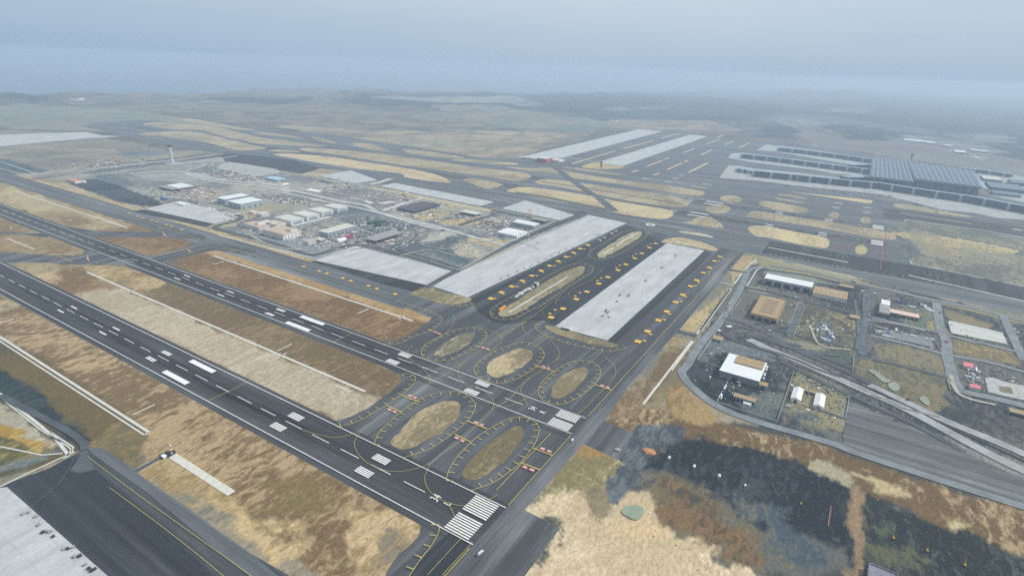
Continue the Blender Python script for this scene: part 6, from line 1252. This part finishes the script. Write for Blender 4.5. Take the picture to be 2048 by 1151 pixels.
rubble('building_rubble', dev, 230, mat('pale_rubble', (206, 204, 196), .9, .1), (1.5, 6), 1.5, 1)
rubble('building_rubble', dev, 230, mat('dark_rubble', (62, 66, 70), .9, .1), (1.5, 7), 1.5, 2)
rubble('building_rubble', dev, 60, mat('rusty_rubble', (150, 108, 90), .9, .1), (1.5, 5), 1.2, 3)
rgt = ('1520,560 1640,590 1710,610 1700,625 1600,600 1510,575', '1750,590 1870,620 1870,655 1800,645 1745,632', '1745,650 1880,690 1870,700 1750,675', '1410,700 1440,690 1540,720 1560,760 1550,830 1460,815 1380,760', '1925,720 1990,735 2040,760 2040,800 1960,790 1930,750', '1580,740 1690,780 1685,855 1580,830', '1600,620 1710,640 1700,700 1590,680', '1870,630 1910,650 1990,680 1990,695 1880,660', '2000,640 2048,660 2048,700 2010,680')
rubble('yard_litter', rgt, 90, MATS['pale_rubble'], (.8, 2.6), .9, 4); rubble('yard_litter', rgt, 150, MATS['dark_rubble'], (.8, 3.2), .9, 5)
rubble('yard_litter', rgt[1:3]+rgt[4:5], 40, mat('blue_litter', (92, 118, 160), .8), (1, 3), 1, 6)
drk = ('1340,880 1500,885 1690,960 1700,1060 1600,1080 1420,1000 1310,930', '1730,990 1900,1045 2048,1120 2048,1151 1740,1151', '1700,790 1900,800 2048,860 2048,930 1850,850')
rubble('soil_clods', drk, 170, mat('pale_clod', (112, 114, 110), .95, .1), (.3, 1.1), .3, 7); rubble('soil_clods', drk, 220, mat('black_clod', (34, 38, 42), .95, .1), (.4, 1.5), .5, 8)
rubble('soil_clods', ('1060,1010 1200,1000 1330,1010 1440,1120 1500,1151 1070,1151', '30,620 300,860 560,1060 800,1100 830,1060 400,800 0,590', '880,480 990,480 990,510 930,530 860,505'), 60, mat('brown_clod', (128, 114, 86), .95, .1), (.4, 1.2), .3, 9)
scatter([(790, 700), (800, 705), (1000, 740), (1050, 812), (1090, 812), (1130, 840), (1250, 940), (1270, 945), (1290, 935), (1330, 1010), (1350, 1005), (1360, 1060), (1370, 1110), (1390, 1120)], 0 if 0 else -120, 863-0, 4, [M_DARK], 'pallet on corner apron beside fresh asphalt', 'dark pallets on the corner apron', ((0, 1), (1, 0)), (2, 3)) if 0 else None
scatter([(190, 665), (235, 650), (290, 685), (312, 752), (345, 812), (378, 800), (402, 806), (428, 845), (515, 945), (545, 942), (590, 930), (600, 1005), (640, 1000), (685, 1070), (712, 1100), (735, 1118), (760, 1105)], 0, 863, 4, [M_DARK, W_CONC], 'pallet on corner apron beside fresh asphalt', 'pallets on the corner apron', ((0, 1), (1, 0)), (2, 3))
scatter([(430+i*115+random.uniform(-40, 40), 590+i*15.2+random.uniform(-6, 12)) for i in range(14)], 1440, 270, K, [M_DARK, M_WHITE, M_STEEL], 'service unit on pale apron before nearest pier', 'service units along the nearest pier', ((0, 1), (1, .4)), (9, 14))
scatter([(30+i*128+random.uniform(-50, 50), 715+i*37+random.uniform(-10, 14)) for i in range(14)], 1728, 270, K, [M_DARK, M_WHITE, M_STEEL], 'service unit on apron below the terminal roof', 'service units below the terminal roof', ((0, 1), (1, .4)), (9, 14))
rubble('distant_village', ('1540,236 1600,236 1625,250 1580,256 1545,248', '1020,204 1100,206 1095,212 1020,209', '1255,186 1345,187 1400,192 1270,191', '1640,222 1720,218 1730,224 1650,228', '1380,188 1500,190 1500,196 1390,194', '380,197 410,196 408,201 385,202', '140,196 170,197 165,202 140,201', '1900,300 2000,320 1990,326 1900,308'), 26, mat('far_white_walls', (226, 222, 212), .8, .05), (9, 22), 9, 11)
